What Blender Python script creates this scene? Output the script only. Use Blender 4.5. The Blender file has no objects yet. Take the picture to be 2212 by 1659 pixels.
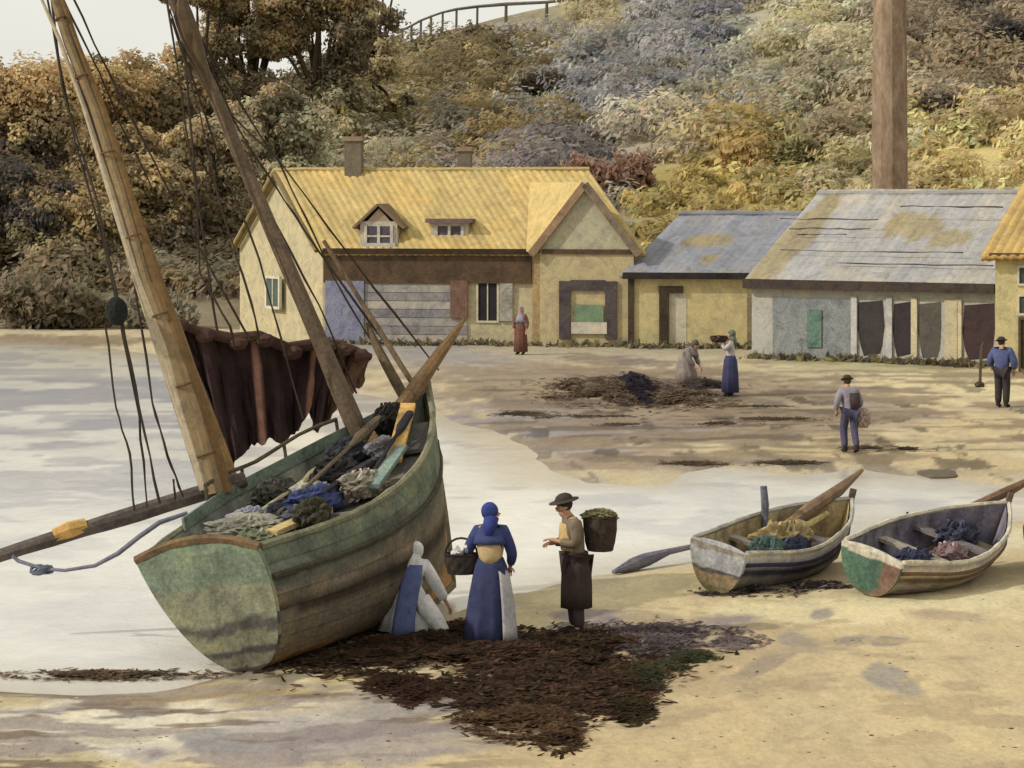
import bpy, bmesh, math, random
import numpy as np
from mathutils import Vector, Matrix
random.seed(7); RNG = np.random.default_rng(11)
S = bpy.context.scene; C = S.collection
R = math.radians
CAMH, F, HZ = 5.7, 2600.0, 185.0            # eye height, focal length and horizon in pixels of a 1024 px wide frame
VS = 1024/2212.0

# ------------------------------------------------------------------ small helpers
def lin(r, g, b):
    o = []
    for x in (r, g, b):
        x /= 255.0
        o.append(x/12.92 if x <= .04045 else ((x+.055)/1.055)**2.4)
    return o
def alb(c, k=1.12, ds=.16):
    l = lin(*c); g = .3*l[0]+.59*l[1]+.11*l[2]
    return [min(.86, (x*(1-ds)+g*ds)/k) for x in l]
def W(vx, vy, d):                            # a point seen at (vx,vy) of the survey picture, at distance d
    return Vector(((vx*VS-512)*d/F, d, CAMH-(vy*VS-HZ)*d/F))
def proj(p):
    return ((512+p[0]*F/p[1])/VS, (HZ+(CAMH-p[2])*F/p[1])/VS)

def _h(ix, iy, s):
    n = (ix.astype(np.int64)*374761393 + iy.astype(np.int64)*668265263 + s*1442695041) & 0x7fffffff
    n = ((n ^ (n >> 13))*1274126177) & 0x7fffffff
    return ((n ^ (n >> 16)) & 0xffff)/65535.0
def vnoise(x, y, s=0):
    x = np.asarray(x, float); y = np.asarray(y, float)
    ix, iy = np.floor(x), np.floor(y); fx, fy = x-ix, y-iy
    fx = fx*fx*(3-2*fx); fy = fy*fy*(3-2*fy)
    a, b, c, d = _h(ix, iy, s), _h(ix+1, iy, s), _h(ix, iy+1, s), _h(ix+1, iy+1, s)
    return (a*(1-fx)+b*fx)*(1-fy)+(c*(1-fx)+d*fx)*fy
def fbm(x, y, s=0, o=4):
    t = 0; a = .5; n = 0
    for k in range(o):
        t = t+a*vnoise(np.asarray(x)*2**k, np.asarray(y)*2**k, s+k*17); n += a; a *= .5
    return t/n

# ------------------------------------------------------------------ materials
def pmat(name, cols, scale=3, stretch=(1, 1, 1), rough=.92, grain=.3, gscale=30, bump=.25, spec=.15, attr=False, k=1.12, rot=(0, 0, 0), lo=.3, hi=.7, bscale=None):
    m = bpy.data.materials.new(name); m.use_nodes = True
    nt = m.node_tree; N = nt.nodes; L = nt.links
    b = N['Principled BSDF']; b.inputs['Roughness'].default_value = rough; b.inputs['Specular IOR Level'].default_value = spec
    tc = N.new('ShaderNodeTexCoord'); mp = N.new('ShaderNodeMapping'); mp.inputs['Scale'].default_value = stretch; mp.inputs['Rotation'].default_value = rot
    L.new(tc.outputs['Object'], mp.inputs['Vector'])
    n1 = N.new('ShaderNodeTexNoise'); n1.inputs['Scale'].default_value = scale; n1.inputs['Detail'].default_value = 7; n1.inputs['Roughness'].default_value = .62; n1.inputs['Distortion'].default_value = .9
    L.new(mp.outputs[0], n1.inputs['Vector'])
    rp = N.new('ShaderNodeValToRGB'); el = rp.color_ramp.elements
    n = len(cols)
    for i, c in enumerate(cols):
        pos = lo+(hi-lo)*(i/max(1, n-1))
        e = el[i] if i < 2 else el.new(pos)
        e.position = pos
        e.color = (*([x for x in c] if attr else alb(c, k)), 1)
    L.new(n1.outputs['Fac'], rp.inputs['Fac'])
    n2 = N.new('ShaderNodeTexNoise'); n2.inputs['Scale'].default_value = gscale; n2.inputs['Detail'].default_value = 4; n2.inputs['Roughness'].default_value = .7
    L.new(mp.outputs[0], n2.inputs['Vector'])
    mr = N.new('ShaderNodeMapRange'); mr.inputs['From Min'].default_value = .3; mr.inputs['From Max'].default_value = .7
    mr.inputs['To Min'].default_value = 1-grain; mr.inputs['To Max'].default_value = 1+grain*.6
    L.new(n2.outputs['Fac'], mr.inputs['Value'])
    mx = N.new('ShaderNodeMix'); mx.data_type = 'RGBA'; mx.blend_type = 'MULTIPLY'; mx.inputs[0].default_value = 1
    L.new(rp.outputs[0], mx.inputs[6]); L.new(mr.outputs[0], mx.inputs[7])
    out = mx.outputs[2]
    if attr:
        at = N.new('ShaderNodeAttribute'); at.attribute_name = 'Col'
        m2 = N.new('ShaderNodeMix'); m2.data_type = 'RGBA'; m2.blend_type = 'MULTIPLY'; m2.inputs[0].default_value = 1
        L.new(at.outputs['Color'], m2.inputs[6]); L.new(out, m2.inputs[7]); out = m2.outputs[2]
    L.new(out, b.inputs['Base Color'])
    if bump:
        bp = N.new('ShaderNodeBump'); bp.inputs['Strength'].default_value = bump; bp.inputs['Distance'].default_value = .04
        L.new(n2.outputs['Fac'], bp.inputs['Height']); L.new(bp.outputs[0], b.inputs['Normal'])
    return m
G3 = lambda a, b, c: [(a, a, a), (b, b, b), (c, c, c)]
MAT = {}
def mat(key, *a, **k):
    if key not in MAT: MAT[key] = pmat(key, *a, **k)
    return MAT[key]
def translucent(m, f):
    nt = m.node_tree; N = nt.nodes; b = N['Principled BSDF']; src = b.inputs['Base Color'].links[0].from_socket
    t = N.new('ShaderNodeBsdfTranslucent'); x = N.new('ShaderNodeMixShader'); x.inputs[0].default_value = f
    nt.links.new(src, t.inputs['Color']); nt.links.new(b.outputs[0], x.inputs[1]); nt.links.new(t.outputs[0], x.inputs[2]); nt.links.new(x.outputs[0], N['Material Output'].inputs['Surface'])
leafm = pmat('foliage_dabs', G3(.72, 1, 1.25), scale=1.6, attr=True, grain=.22, gscale=9, bump=0, spec=.05)
translucent(leafm, .5)
vcol = pmat('painted_wash', [(.74, .73, .76), (1, 1, 1), (1.2, 1.15, 1.02)], scale=2.6, attr=True, grain=.25, gscale=22, bump=.3)
wood = pmat('weathered_wood', [(.6, .58, .6), (1, 1, 1), (1.35, 1.25, 1.05)], scale=2.2, stretch=(1, 1, 1), attr=True, grain=.35, gscale=18, bump=.4)
cloth = pmat('cloth_wash', [(.7, .7, .75), (1, 1, 1), (1.25, 1.2, 1.1)], scale=7, attr=True, grain=.2, gscale=60, bump=.25)
stone = pmat('stone_wash', [(.75, .74, .8), (1, 1, 1), (1.2, 1.15, 1.02)], scale=5, attr=True, grain=.3, gscale=40, bump=.5)

# ------------------------------------------------------------------ mesh builder
class MB:
    def __init__(s, c=(150, 140, 110)): s.v = []; s.f = []; s.c = []; s.col(c)
    def col(s, c, k=1.12): s.cc = alb(c, k); return s
    def add(s, vs, fs, cols=None, M=None):
        o = len(s.v)
        for i, p in enumerate(vs):
            s.v.append(tuple(M @ Vector(p)) if M else tuple(p)); s.c.append(cols[i] if cols else s.cc)
        s.f += [tuple(o+i for i in f) for f in fs]
    def box(s, c, h, M=None, ax=None):
        ax = ax or (Vector((1, 0, 0)), Vector((0, 1, 0)), Vector((0, 0, 1))); c = Vector(c)
        vs = [c+ax[0]*h[0]*a+ax[1]*h[1]*b+ax[2]*h[2]*d for a in (-1, 1) for b in (-1, 1) for d in (-1, 1)]
        s.add(vs, [(0, 1, 3, 2), (4, 6, 7, 5), (0, 4, 5, 1), (2, 3, 7, 6), (0, 2, 6, 4), (1, 5, 7, 3)], M=M)
    def prism(s, poly, off):                 # polygon (3-D points) pushed along a vector
        n = len(poly); p = [Vector(q) for q in poly]; o = Vector(off)
        s.add(p+[q+o for q in p], [tuple(range(n)), tuple(reversed(range(n, 2*n)))]+[(i, (i+1) % n, n+(i+1) % n, n+i) for i in range(n)])
    def tube(s, pts, rad, n=8, wob=0, cap=True):
        pts = [Vector(p) for p in pts]; rad = rad if hasattr(rad, '__len__') else [rad]*len(pts)
        rings = []
        for i, p in enumerate(pts):
            t = (pts[min(i+1, len(pts)-1)]-pts[max(i-1, 0)]).normalized()
            a = t.orthogonal().normalized() if i == 0 else (prev-t*prev.dot(t)).normalized()
            prev = a; b = t.cross(a)
            rings.append([p+(a*math.cos(2*math.pi*k/n)+b*math.sin(2*math.pi*k/n))*rad[i]*(1+random.uniform(-wob, wob)) for k in range(n)])
        s.loft(rings, cap)
    def loft(s, rings, cap=True, close=True, cols=None):
        n = len(rings[0]); o = []; vs = [p for r in rings for p in r]
        for i in range(len(rings)-1):
            for k in range(n if close else n-1):
                o.append((i*n+k, i*n+(k+1) % n, (i+1)*n+(k+1) % n, (i+1)*n+k))
        if cap: o += [tuple(reversed(range(n))), tuple(range((len(rings)-1)*n, len(rings)*n))]
        s.add(vs, o, cols)
    def ell(s, c, r, M=None, nu=12, nv=8, jit=0):
        rings = []
        for i in range(nv+1):
            a = math.pi*(i+.02)/(nv+.04)-math.pi/2
            rings.append([Vector((c[0]+r[0]*math.cos(a)*math.cos(2*math.pi*k/nu)*(1+random.uniform(-jit, jit)), c[1]+r[1]*math.cos(a)*math.sin(2*math.pi*k/nu)*(1+random.uniform(-jit, jit)), c[2]+r[2]*math.sin(a))) for k in range(nu)])
        if M: rings = [[M @ p for p in r_] for r_ in rings]
        s.loft(rings)
    def build(s, name, m, parent=None, smooth=False):
        me = bpy.data.meshes.new(name); me.from_pydata(s.v, [], s.f); me.update()
        bm = bmesh.new(); bm.from_mesh(me); bmesh.ops.recalc_face_normals(bm, faces=bm.faces); bm.to_mesh(me); bm.free()
        ca = me.color_attributes.new('Col', 'FLOAT_COLOR', 'POINT')
        ca.data.foreach_set('color', np.array([(*c, 1) for c in s.c], 'f').ravel())
        if smooth: me.polygons.foreach_set('use_smooth', [True]*len(me.polygons))
        me.materials.append(m)
        o = bpy.data.objects.new(name, me); C.objects.link(o)
        if parent: o.parent = parent
        return o
def npmesh(name, V, Fq, Cc, m, parent=None, smooth=False):   # fast path for numpy arrays of quads
    me = bpy.data.meshes.new(name); nv, nf, k = len(V), len(Fq), Fq.shape[1]
    me.vertices.add(nv); me.vertices.foreach_set('co', V.astype('f').ravel())
    me.loops.add(nf*k); me.loops.foreach_set('vertex_index', Fq.astype('i').ravel())
    me.polygons.add(nf); me.polygons.foreach_set('loop_start', np.arange(0, nf*k, k, dtype='i'))
    me.polygons.foreach_set('loop_total', np.full(nf, k, 'i'))
    if smooth: me.polygons.foreach_set('use_smooth', np.ones(nf, bool))
    me.update(calc_edges=True); me.validate()
    ca = me.color_attributes.new('Col', 'FLOAT_COLOR', 'POINT')
    ca.data.foreach_set('color', np.concatenate([Cc, np.ones((nv, 1))], 1).astype('f').ravel())
    me.materials.append(m)
    o = bpy.data.objects.new(name, me); C.objects.link(o)
    if parent: o.parent = parent
    return o
def tag(o, label=None, cat=None, group=None, kind=None):
    if label: o['label'] = label
    if cat: o['category'] = cat
    if group: o['group'] = group
    if kind: o['kind'] = kind
    return o
def empty(name, loc, label, cat, group=None, rz=0, M=None):
    o = bpy.data.objects.new(name, None); C.objects.link(o)
    o.empty_display_size = .2
    if M is not None: o.matrix_world = M
    else: o.location = loc; o.rotation_euler = (0, 0, rz)
    return tag(o, label, cat, group)

# ------------------------------------------------------------------ camera, light, sky
cd = bpy.data.cameras.new('camera'); cam = bpy.data.objects.new('camera', cd); C.objects.link(cam)
cam.location = (0, 0, CAMH); cam.rotation_euler = (R(90), 0, 0)
cd.sensor_width = 36; cd.lens = 36*F/1024; cd.shift_y = (HZ-384)/1024; cd.clip_end = 3000
S.camera = cam
SUN_TO = Vector((-.88, -.27, .62)).normalized()
sl = bpy.data.lights.new('sun', 'SUN'); sl.energy = 2.75; sl.angle = R(2.0); sl.color = (1, .955, .88)
so = bpy.data.objects.new('sun', sl); C.objects.link(so); so.rotation_euler = SUN_TO.to_track_quat('Z', 'Y').to_euler()
wd = bpy.data.worlds.new('World'); S.world = wd; wd.use_nodes = True
nt = wd.node_tree; N = nt.nodes; L = nt.links; bg = N['Background']; bg.inputs['Strength'].default_value = .1
sky = N.new('ShaderNodeTexSky'); sky.sky_type = 'NISHITA'; sky.sun_disc = False
sky.sun_elevation = math.asin(SUN_TO.z); sky.sun_rotation = math.atan2(SUN_TO.x, SUN_TO.y); sky.dust_density = 4
tc = N.new('ShaderNodeTexCoord'); mp = N.new('ShaderNodeMapping'); mp.inputs['Scale'].default_value = (1, 1, 3)
cn = N.new('ShaderNodeTexNoise'); cn.inputs['Scale'].default_value = 5; cn.inputs['Detail'].default_value = 6
L.new(tc.outputs['Generated'], mp.inputs['Vector']); L.new(mp.outputs[0], cn.inputs['Vector'])
rp = N.new('ShaderNodeValToRGB'); rp.color_ramp.elements[0].position = .35; rp.color_ramp.elements[1].position = .65
rp.color_ramp.elements[0].color = (8.3, 8.2, 7.45, 1); rp.color_ramp.elements[1].color = (9.0, 8.85, 8.05, 1)   # thin bright cloud
L.new(cn.outputs['Fac'], rp.inputs['Fac'])
mx = N.new('ShaderNodeMix'); mx.data_type = 'RGBA'; mx.inputs[0].default_value = .9
L.new(sky.outputs[0], mx.inputs[6]); L.new(rp.outputs[0], mx.inputs[7]); L.new(mx.outputs[2], bg.inputs['Color'])
S.view_settings.view_transform = 'Standard'; S.view_settings.look = 'None'; S.view_settings.exposure = .06; S.view_settings.gamma = 1
S.cycles.max_bounces = 5; S.cycles.use_denoising = True

# ------------------------------------------------------------------ terrain
SH = [(-900, 742), (0, 742), (250, 752), (450, 775), (700, 830), (985, 915), (1100, 960), (1250, 1040), (1400, 1048), (1560, 1012), (1700, 1024), (1800, 1015), (1900, 1028),
      (2050, 1046), (2230, 1072), (2700, 1100), (2700, 1125), (2250, 1115), (1950, 1140), (1700, 1180), (1480, 1205), (1350, 1225), (1200, 1262), (1110, 1282), (985, 1305), (800, 1345),
      (640, 1410), (500, 1452), (350, 1472), (150, 1490), (0, 1485), (-900, 1482)]
def g0(vx, vy, z=0):
    d = (CAMH-z)*F/(vy*VS-HZ); return ((vx*VS-512)*d/F, d)
SHW = np.array([g0(*p) for p in SH])
def shore_sd(x, y):                          # + on land, - in the water
    x = np.asarray(x, float); y = np.asarray(y, float)
    wx = x+(fbm(x*.5, y*.25, 3)-.5)*1.3; wy = y+(fbm(x*.5+9, y*.2, 5)-.5)*2.4
    dm = np.full(x.shape, 1e9); ins = np.zeros(x.shape, bool)
    n = len(SHW)
    for i in range(n):
        a, b = SHW[i], SHW[(i+1) % n]; e = b-a
        t = np.clip(((wx-a[0])*e[0]+(wy-a[1])*e[1])/(e@e), 0, 1)
        dm = np.minimum(dm, np.hypot(wx-a[0]-t*e[0], wy-a[1]-t*e[1]))
        cr = ((a[1] > wy) != (b[1] > wy)) & (wx < (b[0]-a[0])*(wy-a[1])/(b[1]-a[1]+1e-12)+a[0])
        ins ^= cr
    return np.where(ins, -dm, dm)
CRX = [-160, -62, -40, -19, -13, -4, 5, 10, 22, 60, 160]
CRZ = [2.0, 4.5, 8, 13.8, 17.0, 18.4, 20.2, 22.3, 25.5, 33, 40]
def hill_h(x, y):
    x = np.asarray(x, float); y = np.asarray(y, float)
    base = 103+np.clip((-x-10)*.3, 0, 8)-np.clip(x*.15, 0, 8)
    t = np.clip((y-base)/(215-base), 0, None)
    c = np.interp(x/np.maximum(y, 50)*215, CRX, CRZ)
    s = np.where(t < 1, t*(1.15-.15*t), 1+.04*(t-1))
    return c*s + (fbm(x*.09, y*.05, 21)-.5)*1.6*np.clip(t*4, 0, 1)
def ground_h(x, y):
    x = np.asarray(x, float); y = np.asarray(y, float)
    sd = shore_sd(x, y)
    land = .13*(1-np.exp(-np.clip(sd, 0, None)/2.0))+(fbm(x*.8, y*.5, 8)-.5)*.09*np.clip(sd/1.2, 0, 1)+(fbm(x*4, y*3, 9, 3)-.5)*.03*np.clip(sd/1.0, 0, 1)
    h = np.where(sd > 0, land, np.maximum(sd*.12, -.35))
    return h+hill_h(x, y)
def gz(x, y): return float(ground_h(np.array([x]), np.array([y]))[0])
def GV(vx, vy):                              # the ground point seen at (vx,vy)
    z = 0
    for _ in range(4):
        x, y = g0(vx, vy, z); z = gz(x, y)
    return Vector((x, y, z))

# colour washes on the shore, the cast shadow right of the man painted in: (vx, vy, rx, ry, angle, colour, strength)
WASH = [
 (1650, 1640, 700, 330, 0, (196, 172, 124), 1), (2100, 1500, 420, 200, 0, (200, 178, 130), .9), (1900, 1330, 420, 40, -3, (216, 200, 150), .8),
 (300, 1580, 500, 70, 0, (214, 204, 178), .95), (650, 1600, 300, 60, -5, (176, 166, 158), .9), (850, 1640, 230, 40, -6, (160, 148, 140), .8), (1000, 1530, 170, 28, -10, (176, 170, 164), .7),
 (260, 1475, 230, 11, 5, (112, 84, 60), 1), (60, 1490, 170, 10, 0, (128, 100, 76), .9), (420, 1500, 230, 22, 0, (156, 132, 86), .85), (260, 1535, 120, 12, 0, (138, 122, 110), .9), (600, 1520, 160, 22, -8, (150, 130, 92), .8),
 (430, 1610, 60, 30, 0, (150, 146, 138), .8), (720, 1610, 330, 22, -6, (134, 120, 120), .75), (900, 1575, 120, 16, -18, (120, 106, 100), .7),
 (680, 1440, 220, 30, -10, (176, 156, 104), .7), (760, 1490, 130, 24, -8, (186, 168, 112), .8), (620, 1400, 60, 24, -5, (176, 130, 66), .8),
 (1330, 1465, 240, 34, 8, (164, 136, 92), .7), (1430, 1390, 190, 26, -4, (150, 132, 124), .75), (1560, 1440, 200, 30, -14, (178, 154, 112), .7), (1620, 1470, 80, 14, -30, (164, 142, 112), .8),
 (1350, 1290, 200, 30, -8, (212, 194, 142), .8), (1240, 1370, 60, 14, 0, (140, 126, 130), .8),  # lilac patch at the man's feet is painted cast shadow
 # far shore
 (1250, 770, 420, 34, 0, (172, 160, 134), .8), (850, 745, 200, 40, 0, (160, 154, 150), .8), (1150, 845, 180, 26, 5, (206, 188, 138), .9), (1350, 790, 170, 12, 4, (118, 104, 96), .85), (1500, 850, 260, 28, 4, (140, 118, 90), .8),
 (1400, 920, 380, 30, 3, (172, 146, 106), .8), (1150, 915, 130, 14, 2, (160, 150, 152), .8), (1250, 900, 100, 6, 3, (92, 80, 70), .8), (1330, 915, 90, 5, 6, (96, 80, 68), .7), (1250, 945, 200, 16, 3, (158, 148, 148), .7), (1300, 985, 220, 20, 6, (166, 142, 116), .85),
 (1650, 935, 260, 40, 3, (182, 160, 112), .8), (1600, 880, 130, 5, 4, (108, 92, 74), .75), (1640, 900, 120, 4, 3, (104, 88, 70), .75), (1560, 945, 160, 4, 2, (112, 94, 74), .7), (1690, 925, 120, 4, 2, (108, 90, 70), .65),
 (1700, 985, 180, 12, 0, (190, 170, 118), .8), (2050, 850, 260, 40, 2, (214, 196, 146), .95), (2050, 930, 240, 45, 6, (202, 180, 130), .9), (2000, 1000, 240, 20, 4, (196, 174, 126), .9), (1880, 965, 110, 5, 0, (104, 88, 66), .6), (2010, 1022, 45, 6, 0, (110, 100, 82), .9),
 (1850, 795, 240, 18, 2, (178, 170, 124), .8), (1900, 900, 100, 14, 14, (166, 150, 130), .6), (120, 740, 300, 10, 0, (126, 106, 80), .8),
 (2050, 1180, 260, 30, 0, (214, 202, 164), .8),
 (1400, 870, 600, 80, 3, (164, 144, 114), .8), (1180, 900, 260, 40, 4, (156, 144, 132), .7), (1750, 900, 300, 30, 8, (170, 152, 122), .7), (1250, 820, 420, 24, 3, (150, 132, 112), .75), (1000, 800, 260, 30, 4, (164, 154, 140), .7), (1380, 850, 520, 50, 3, (150, 130, 102), .7), (1250, 925, 320, 34, 3, (146, 138, 138), .75), (1500, 905, 330, 26, 4, (150, 128, 98), .7), (1150, 880, 160, 7, 4, (112, 98, 90), .8), (1380, 842, 180, 22, 2, (110, 90, 78), .8), (1580, 870, 140, 8, 6, (104, 92, 84), .75),
 (1460, 960, 260, 12, 2, (132, 114, 92), .7), (1300, 1010, 160, 12, 4, (176, 150, 128), .8), (1180, 975, 160, 12, 3, (160, 156, 160), .7), (1780, 940, 140, 16, 8, (158, 138, 110), .7), (1960, 900, 120, 9, 10, (160, 148, 134), .7), (900, 770, 200, 22, 3, (150, 144, 140), .7),
 (1080, 1425, 360, 46, 0, (92, 66, 48), .9), (1230, 1480, 180, 50, 6, (100, 72, 52), .85), (1170, 1570, 110, 30, 24, (116, 88, 62), .85), (740, 1432, 110, 22, -4, (84, 58, 44), .85), (1400, 1375, 230, 26, -3, (140, 124, 124), .8), (1290, 1345, 130, 16, 0, (132, 118, 124), .75), (900, 1540, 160, 30, -6, (150, 138, 128), .7),  # brown weed bed; the lilac pair paints the figures' cast shadow
 (120, 1500, 260, 9, 4, (116, 92, 74), .9), (430, 1470, 130, 10, -8, (120, 96, 68), .85), (380, 1510, 160, 16, -4, (150, 128, 88), .8), (100, 1545, 170, 7, -3, (150, 140, 140), .85), (300, 1555, 130, 7, -4, (112, 104, 108), .8), (560, 1560, 180, 10, -4, (186, 170, 140), .8),
 (150, 1620, 220, 12, -2, (190, 178, 150), .8), (480, 1640, 90, 12, 0, (152, 148, 142), .8), (620, 1480, 70, 12, -10, (96, 92, 72), .7), (560, 1470, 60, 10, 0, (104, 100, 84), .8), (960, 1590, 130, 9, -14, (128, 112, 108), .8), (1060, 1620, 140, 12, -8, (190, 172, 134), .7),
 (1730, 1408, 70, 24, 20, (156, 143, 124), .95), (1838, 1402, 50, 15, 0, (152, 138, 122), .95), (1918, 1405, 46, 12, -8, (148, 138, 124), .95), (1940, 1502, 72, 26, 22, (158, 147, 130), .95), (2030, 1350, 92, 16, 4, (178, 156, 124), .9), (1772, 1346, 30, 14, 0, (158, 147, 130), .95), (1670, 1450, 110, 18, -28, (158, 140, 114), .9), (1600, 1500, 90, 20, 10, (172, 150, 116), .8)]  # greyish patches coloured into the near sand
def wash_color(x, y, base):
    vx = (512+x*F/y)/VS; vy = (HZ+CAMH*F/y)/VS
    col = base.copy()
    n1 = fbm(x*1.3, y*.55, 31); n2 = fbm(x*3.1, y*1.4, 37)
    for i, (cx, cy, rx, ry, an, c, st) in enumerate(WASH):
        a = R(-an)*-1
        dx, dy = vx-cx, vy-cy
        u = (dx*math.cos(a)+dy*math.sin(a))/rx; v = (-dx*math.sin(a)+dy*math.cos(a))/ry
        m0 = (np.abs(u) < 2.2) & (np.abs(v) < 2.6)
        if not m0.any(): continue
        q = np.sqrt(u[m0]**2+v[m0]**2)+(n1[m0]-.5)*1.1+(n2[m0]-.5)*.8
        w = np.clip((1.12-q)/.35, 0, 1)*st
        col[m0] = col[m0]*(1-w[:, None])+np.array(alb(c))*w[:, None]
    return col
def grid_mesh(name, ds, us, hf, cf, m, smooth=True):
    D, U = np.meshgrid(ds, us, indexing='ij'); X = U*D/F; Y = D
    x, y = X.ravel(), Y.ravel(); z = hf(x, y); c = cf(x, y, z)
    nr, nc = D.shape; idx = np.arange(nr*nc).reshape(nr, nc)
    q = np.stack([idx[:-1, :-1], idx[:-1, 1:], idx[1:, 1:], idx[1:, :-1]], -1).reshape(-1, 4)
    return npmesh(name, np.stack([x, y, z], 1), q, c, m, smooth=smooth)
us = np.concatenate([[-9000, -5000, -3000, -1800, -1200, -900], np.arange(-700, 701, 2.6), [900, 1200, 1800, 3000, 5000, 9000]])
ys = np.concatenate([np.arange(333, 800, 1.7), [830, 870, 930, 1000, 1150, 1500, 2200, 5000]])[::-1]
ds = CAMH*F/(ys-HZ)
def beach_col(x, y, z):
    vx = (512+x*F/y)/VS; vy = (HZ+CAMH*F/y)/VS
    t = np.clip((vy-800)/500, 0, 1)[:, None]
    base = np.array(alb((198, 180, 138)))*(1-t)+np.array(alb((204, 184, 136)))*t
    n = fbm(x*.7, y*.35, 41)[:, None]; n2 = fbm(x*2.3, y*1.1, 43)[:, None]
    base = base*(.78+.34*n)*(.88+.2*n2)
    lil = np.clip((fbm(x*.9+50, y*.3, 47)-.6)/.12, 0, 1)[:, None]*.35
    base = base*(1-lil)+np.array(alb((168, 158, 156)))*lil
    col = wash_color(x, y, base)
    dk = np.clip((fbm(x*1.6, y*.42, 53, 5)-.62)/.04, 0, 1)*np.clip((1100-vy)/80, 0, 1)*np.clip((vy-800)/60, 0, 1)*np.clip((vx-1000)/100, 0, 1)
    col = col*(1-dk[:, None]*.62)
    for (fx, fy, sd_, lo_, c_, mk) in ((.8, 2.4, 101, .54, (150, 136, 128), np.clip((vy-1470)/40, 0, 1)*np.clip((1250-vx)/250, 0, 1)), (.9, 2.8, 107, .60, (118, 98, 78), np.clip((vy-1460)/40, 0, 1)*np.clip((1200-vx)/300, 0, 1)),
                              (.4, .9, 113, .52, (138, 118, 92), np.clip((1050-vy)/60, 0, 1)*np.clip((vy-770)/50, 0, 1)*np.clip((vx-950)/100, 0, 1)), (.5, 1.1, 119, .59, (102, 88, 74), np.clip((1030-vy)/60, 0, 1)*np.clip((vy-800)/50, 0, 1)*np.clip((vx-950)/100, 0, 1)*np.clip((2000-vx)/200, .25, 1)),
                              (1.2, 1.6, 127, .60, (178, 156, 116), np.clip((vy-1290)/40, 0, 1)*np.clip((vx-1150)/100, 0, 1))):
        st = (np.clip((fbm(x*fx, y*fy, sd_, 5)-lo_)/.05, 0, 1)*mk*.82)[:, None]; col = col*(1-st)+np.array(alb(c_))*st
    sd = shore_sd(x, y); wet = np.clip((1.1+(n[:, 0]-.5)*2.0-sd)/1.2, 0, 1)*.75*np.clip((1560-vy)/60, 0, 1)
    col = col*(1-wet[:, None])+(col*.55+np.array(alb((170, 160, 146)))*.42)*wet[:, None]
    return col*(.93+.14*vnoise(x*14, y*7, 61)[:, None])
sandm = pmat('sand_wash', [(.86, .85, .88), (1, 1, 1), (1.1, 1.07, 1.0)], scale=1.1, attr=True, grain=.16, gscale=16, bump=.35, stretch=(1, .5, 1))
tag(grid_mesh('beach', ds, us, ground_h, beach_col, sandm), kind='structure')
def water_col(x, y, z):
    vx = (512+x*F/y)/VS; vy = (HZ+CAMH*F/y)/VS
    base = np.tile(np.array(alb((228, 224, 212))), (len(x), 1))
    n = fbm(x*.5, y*.22, 71)[:, None]
    base = base*(.86+.28*n)
    sh = np.clip((835-vy)/60, 0, 1)*np.clip((900-vx)/200, 0, 1)            # sandy shallows under the far bank
    base = base*(1-.45*sh[:, None])+np.array(alb((200, 186, 144)))*.45*sh[:, None]
    st = np.clip((fbm(x*.30+7, y*.42, 77, 5)-.50)/.06, 0, 1)*np.clip((1130-vy)/150, .0, 1)*np.clip((vy-770)/50, 0, 1)*np.clip((960-vx)/150, .15, 1)
    base = base*(1-.75*st[:, None])+np.array(alb((138, 140, 156)))*.75*st[:, None]
    st = np.clip((fbm(x*.35+37, y*.25, 79, 5)-.55)/.1, 0, 1)
    base = base*(1-.35*st[:, None])+np.array(alb((204, 198, 190)))*.35*st[:, None]
    st = np.clip((fbm(x*.55+3, y*.75, 83, 5)-.56)/.06, 0, 1)*np.clip((1300-vy)/300, .25, 1)
    base = base*(1-.65*st[:, None])+np.array(alb((164, 162, 170)))*.65*st[:, None]
    sd = shore_sd(x, y); e = np.clip(1+(sd+.05)/(.9+2.2*fbm(x*.8, y*.4, 87)), 0, 1)[:, None]
    return base*(1-.8*e)+np.array(alb((186, 172, 144)))*.8*e
watm = pmat('shallow_water', [(.92, .92, .95), (1, 1, 1), (1.04, 1.03, 1.0)], scale=.6, attr=True, grain=.06, gscale=2.6, bump=.35, rough=.22, spec=.5, stretch=(1, .45, 1))
tag(grid_mesh('water', CAMH*F/(np.arange(330, 705, 2.0)[::-1]-HZ), us[::2], lambda x, y: np.full(x.shape, .006), water_col, watm), kind='structure')

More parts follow.
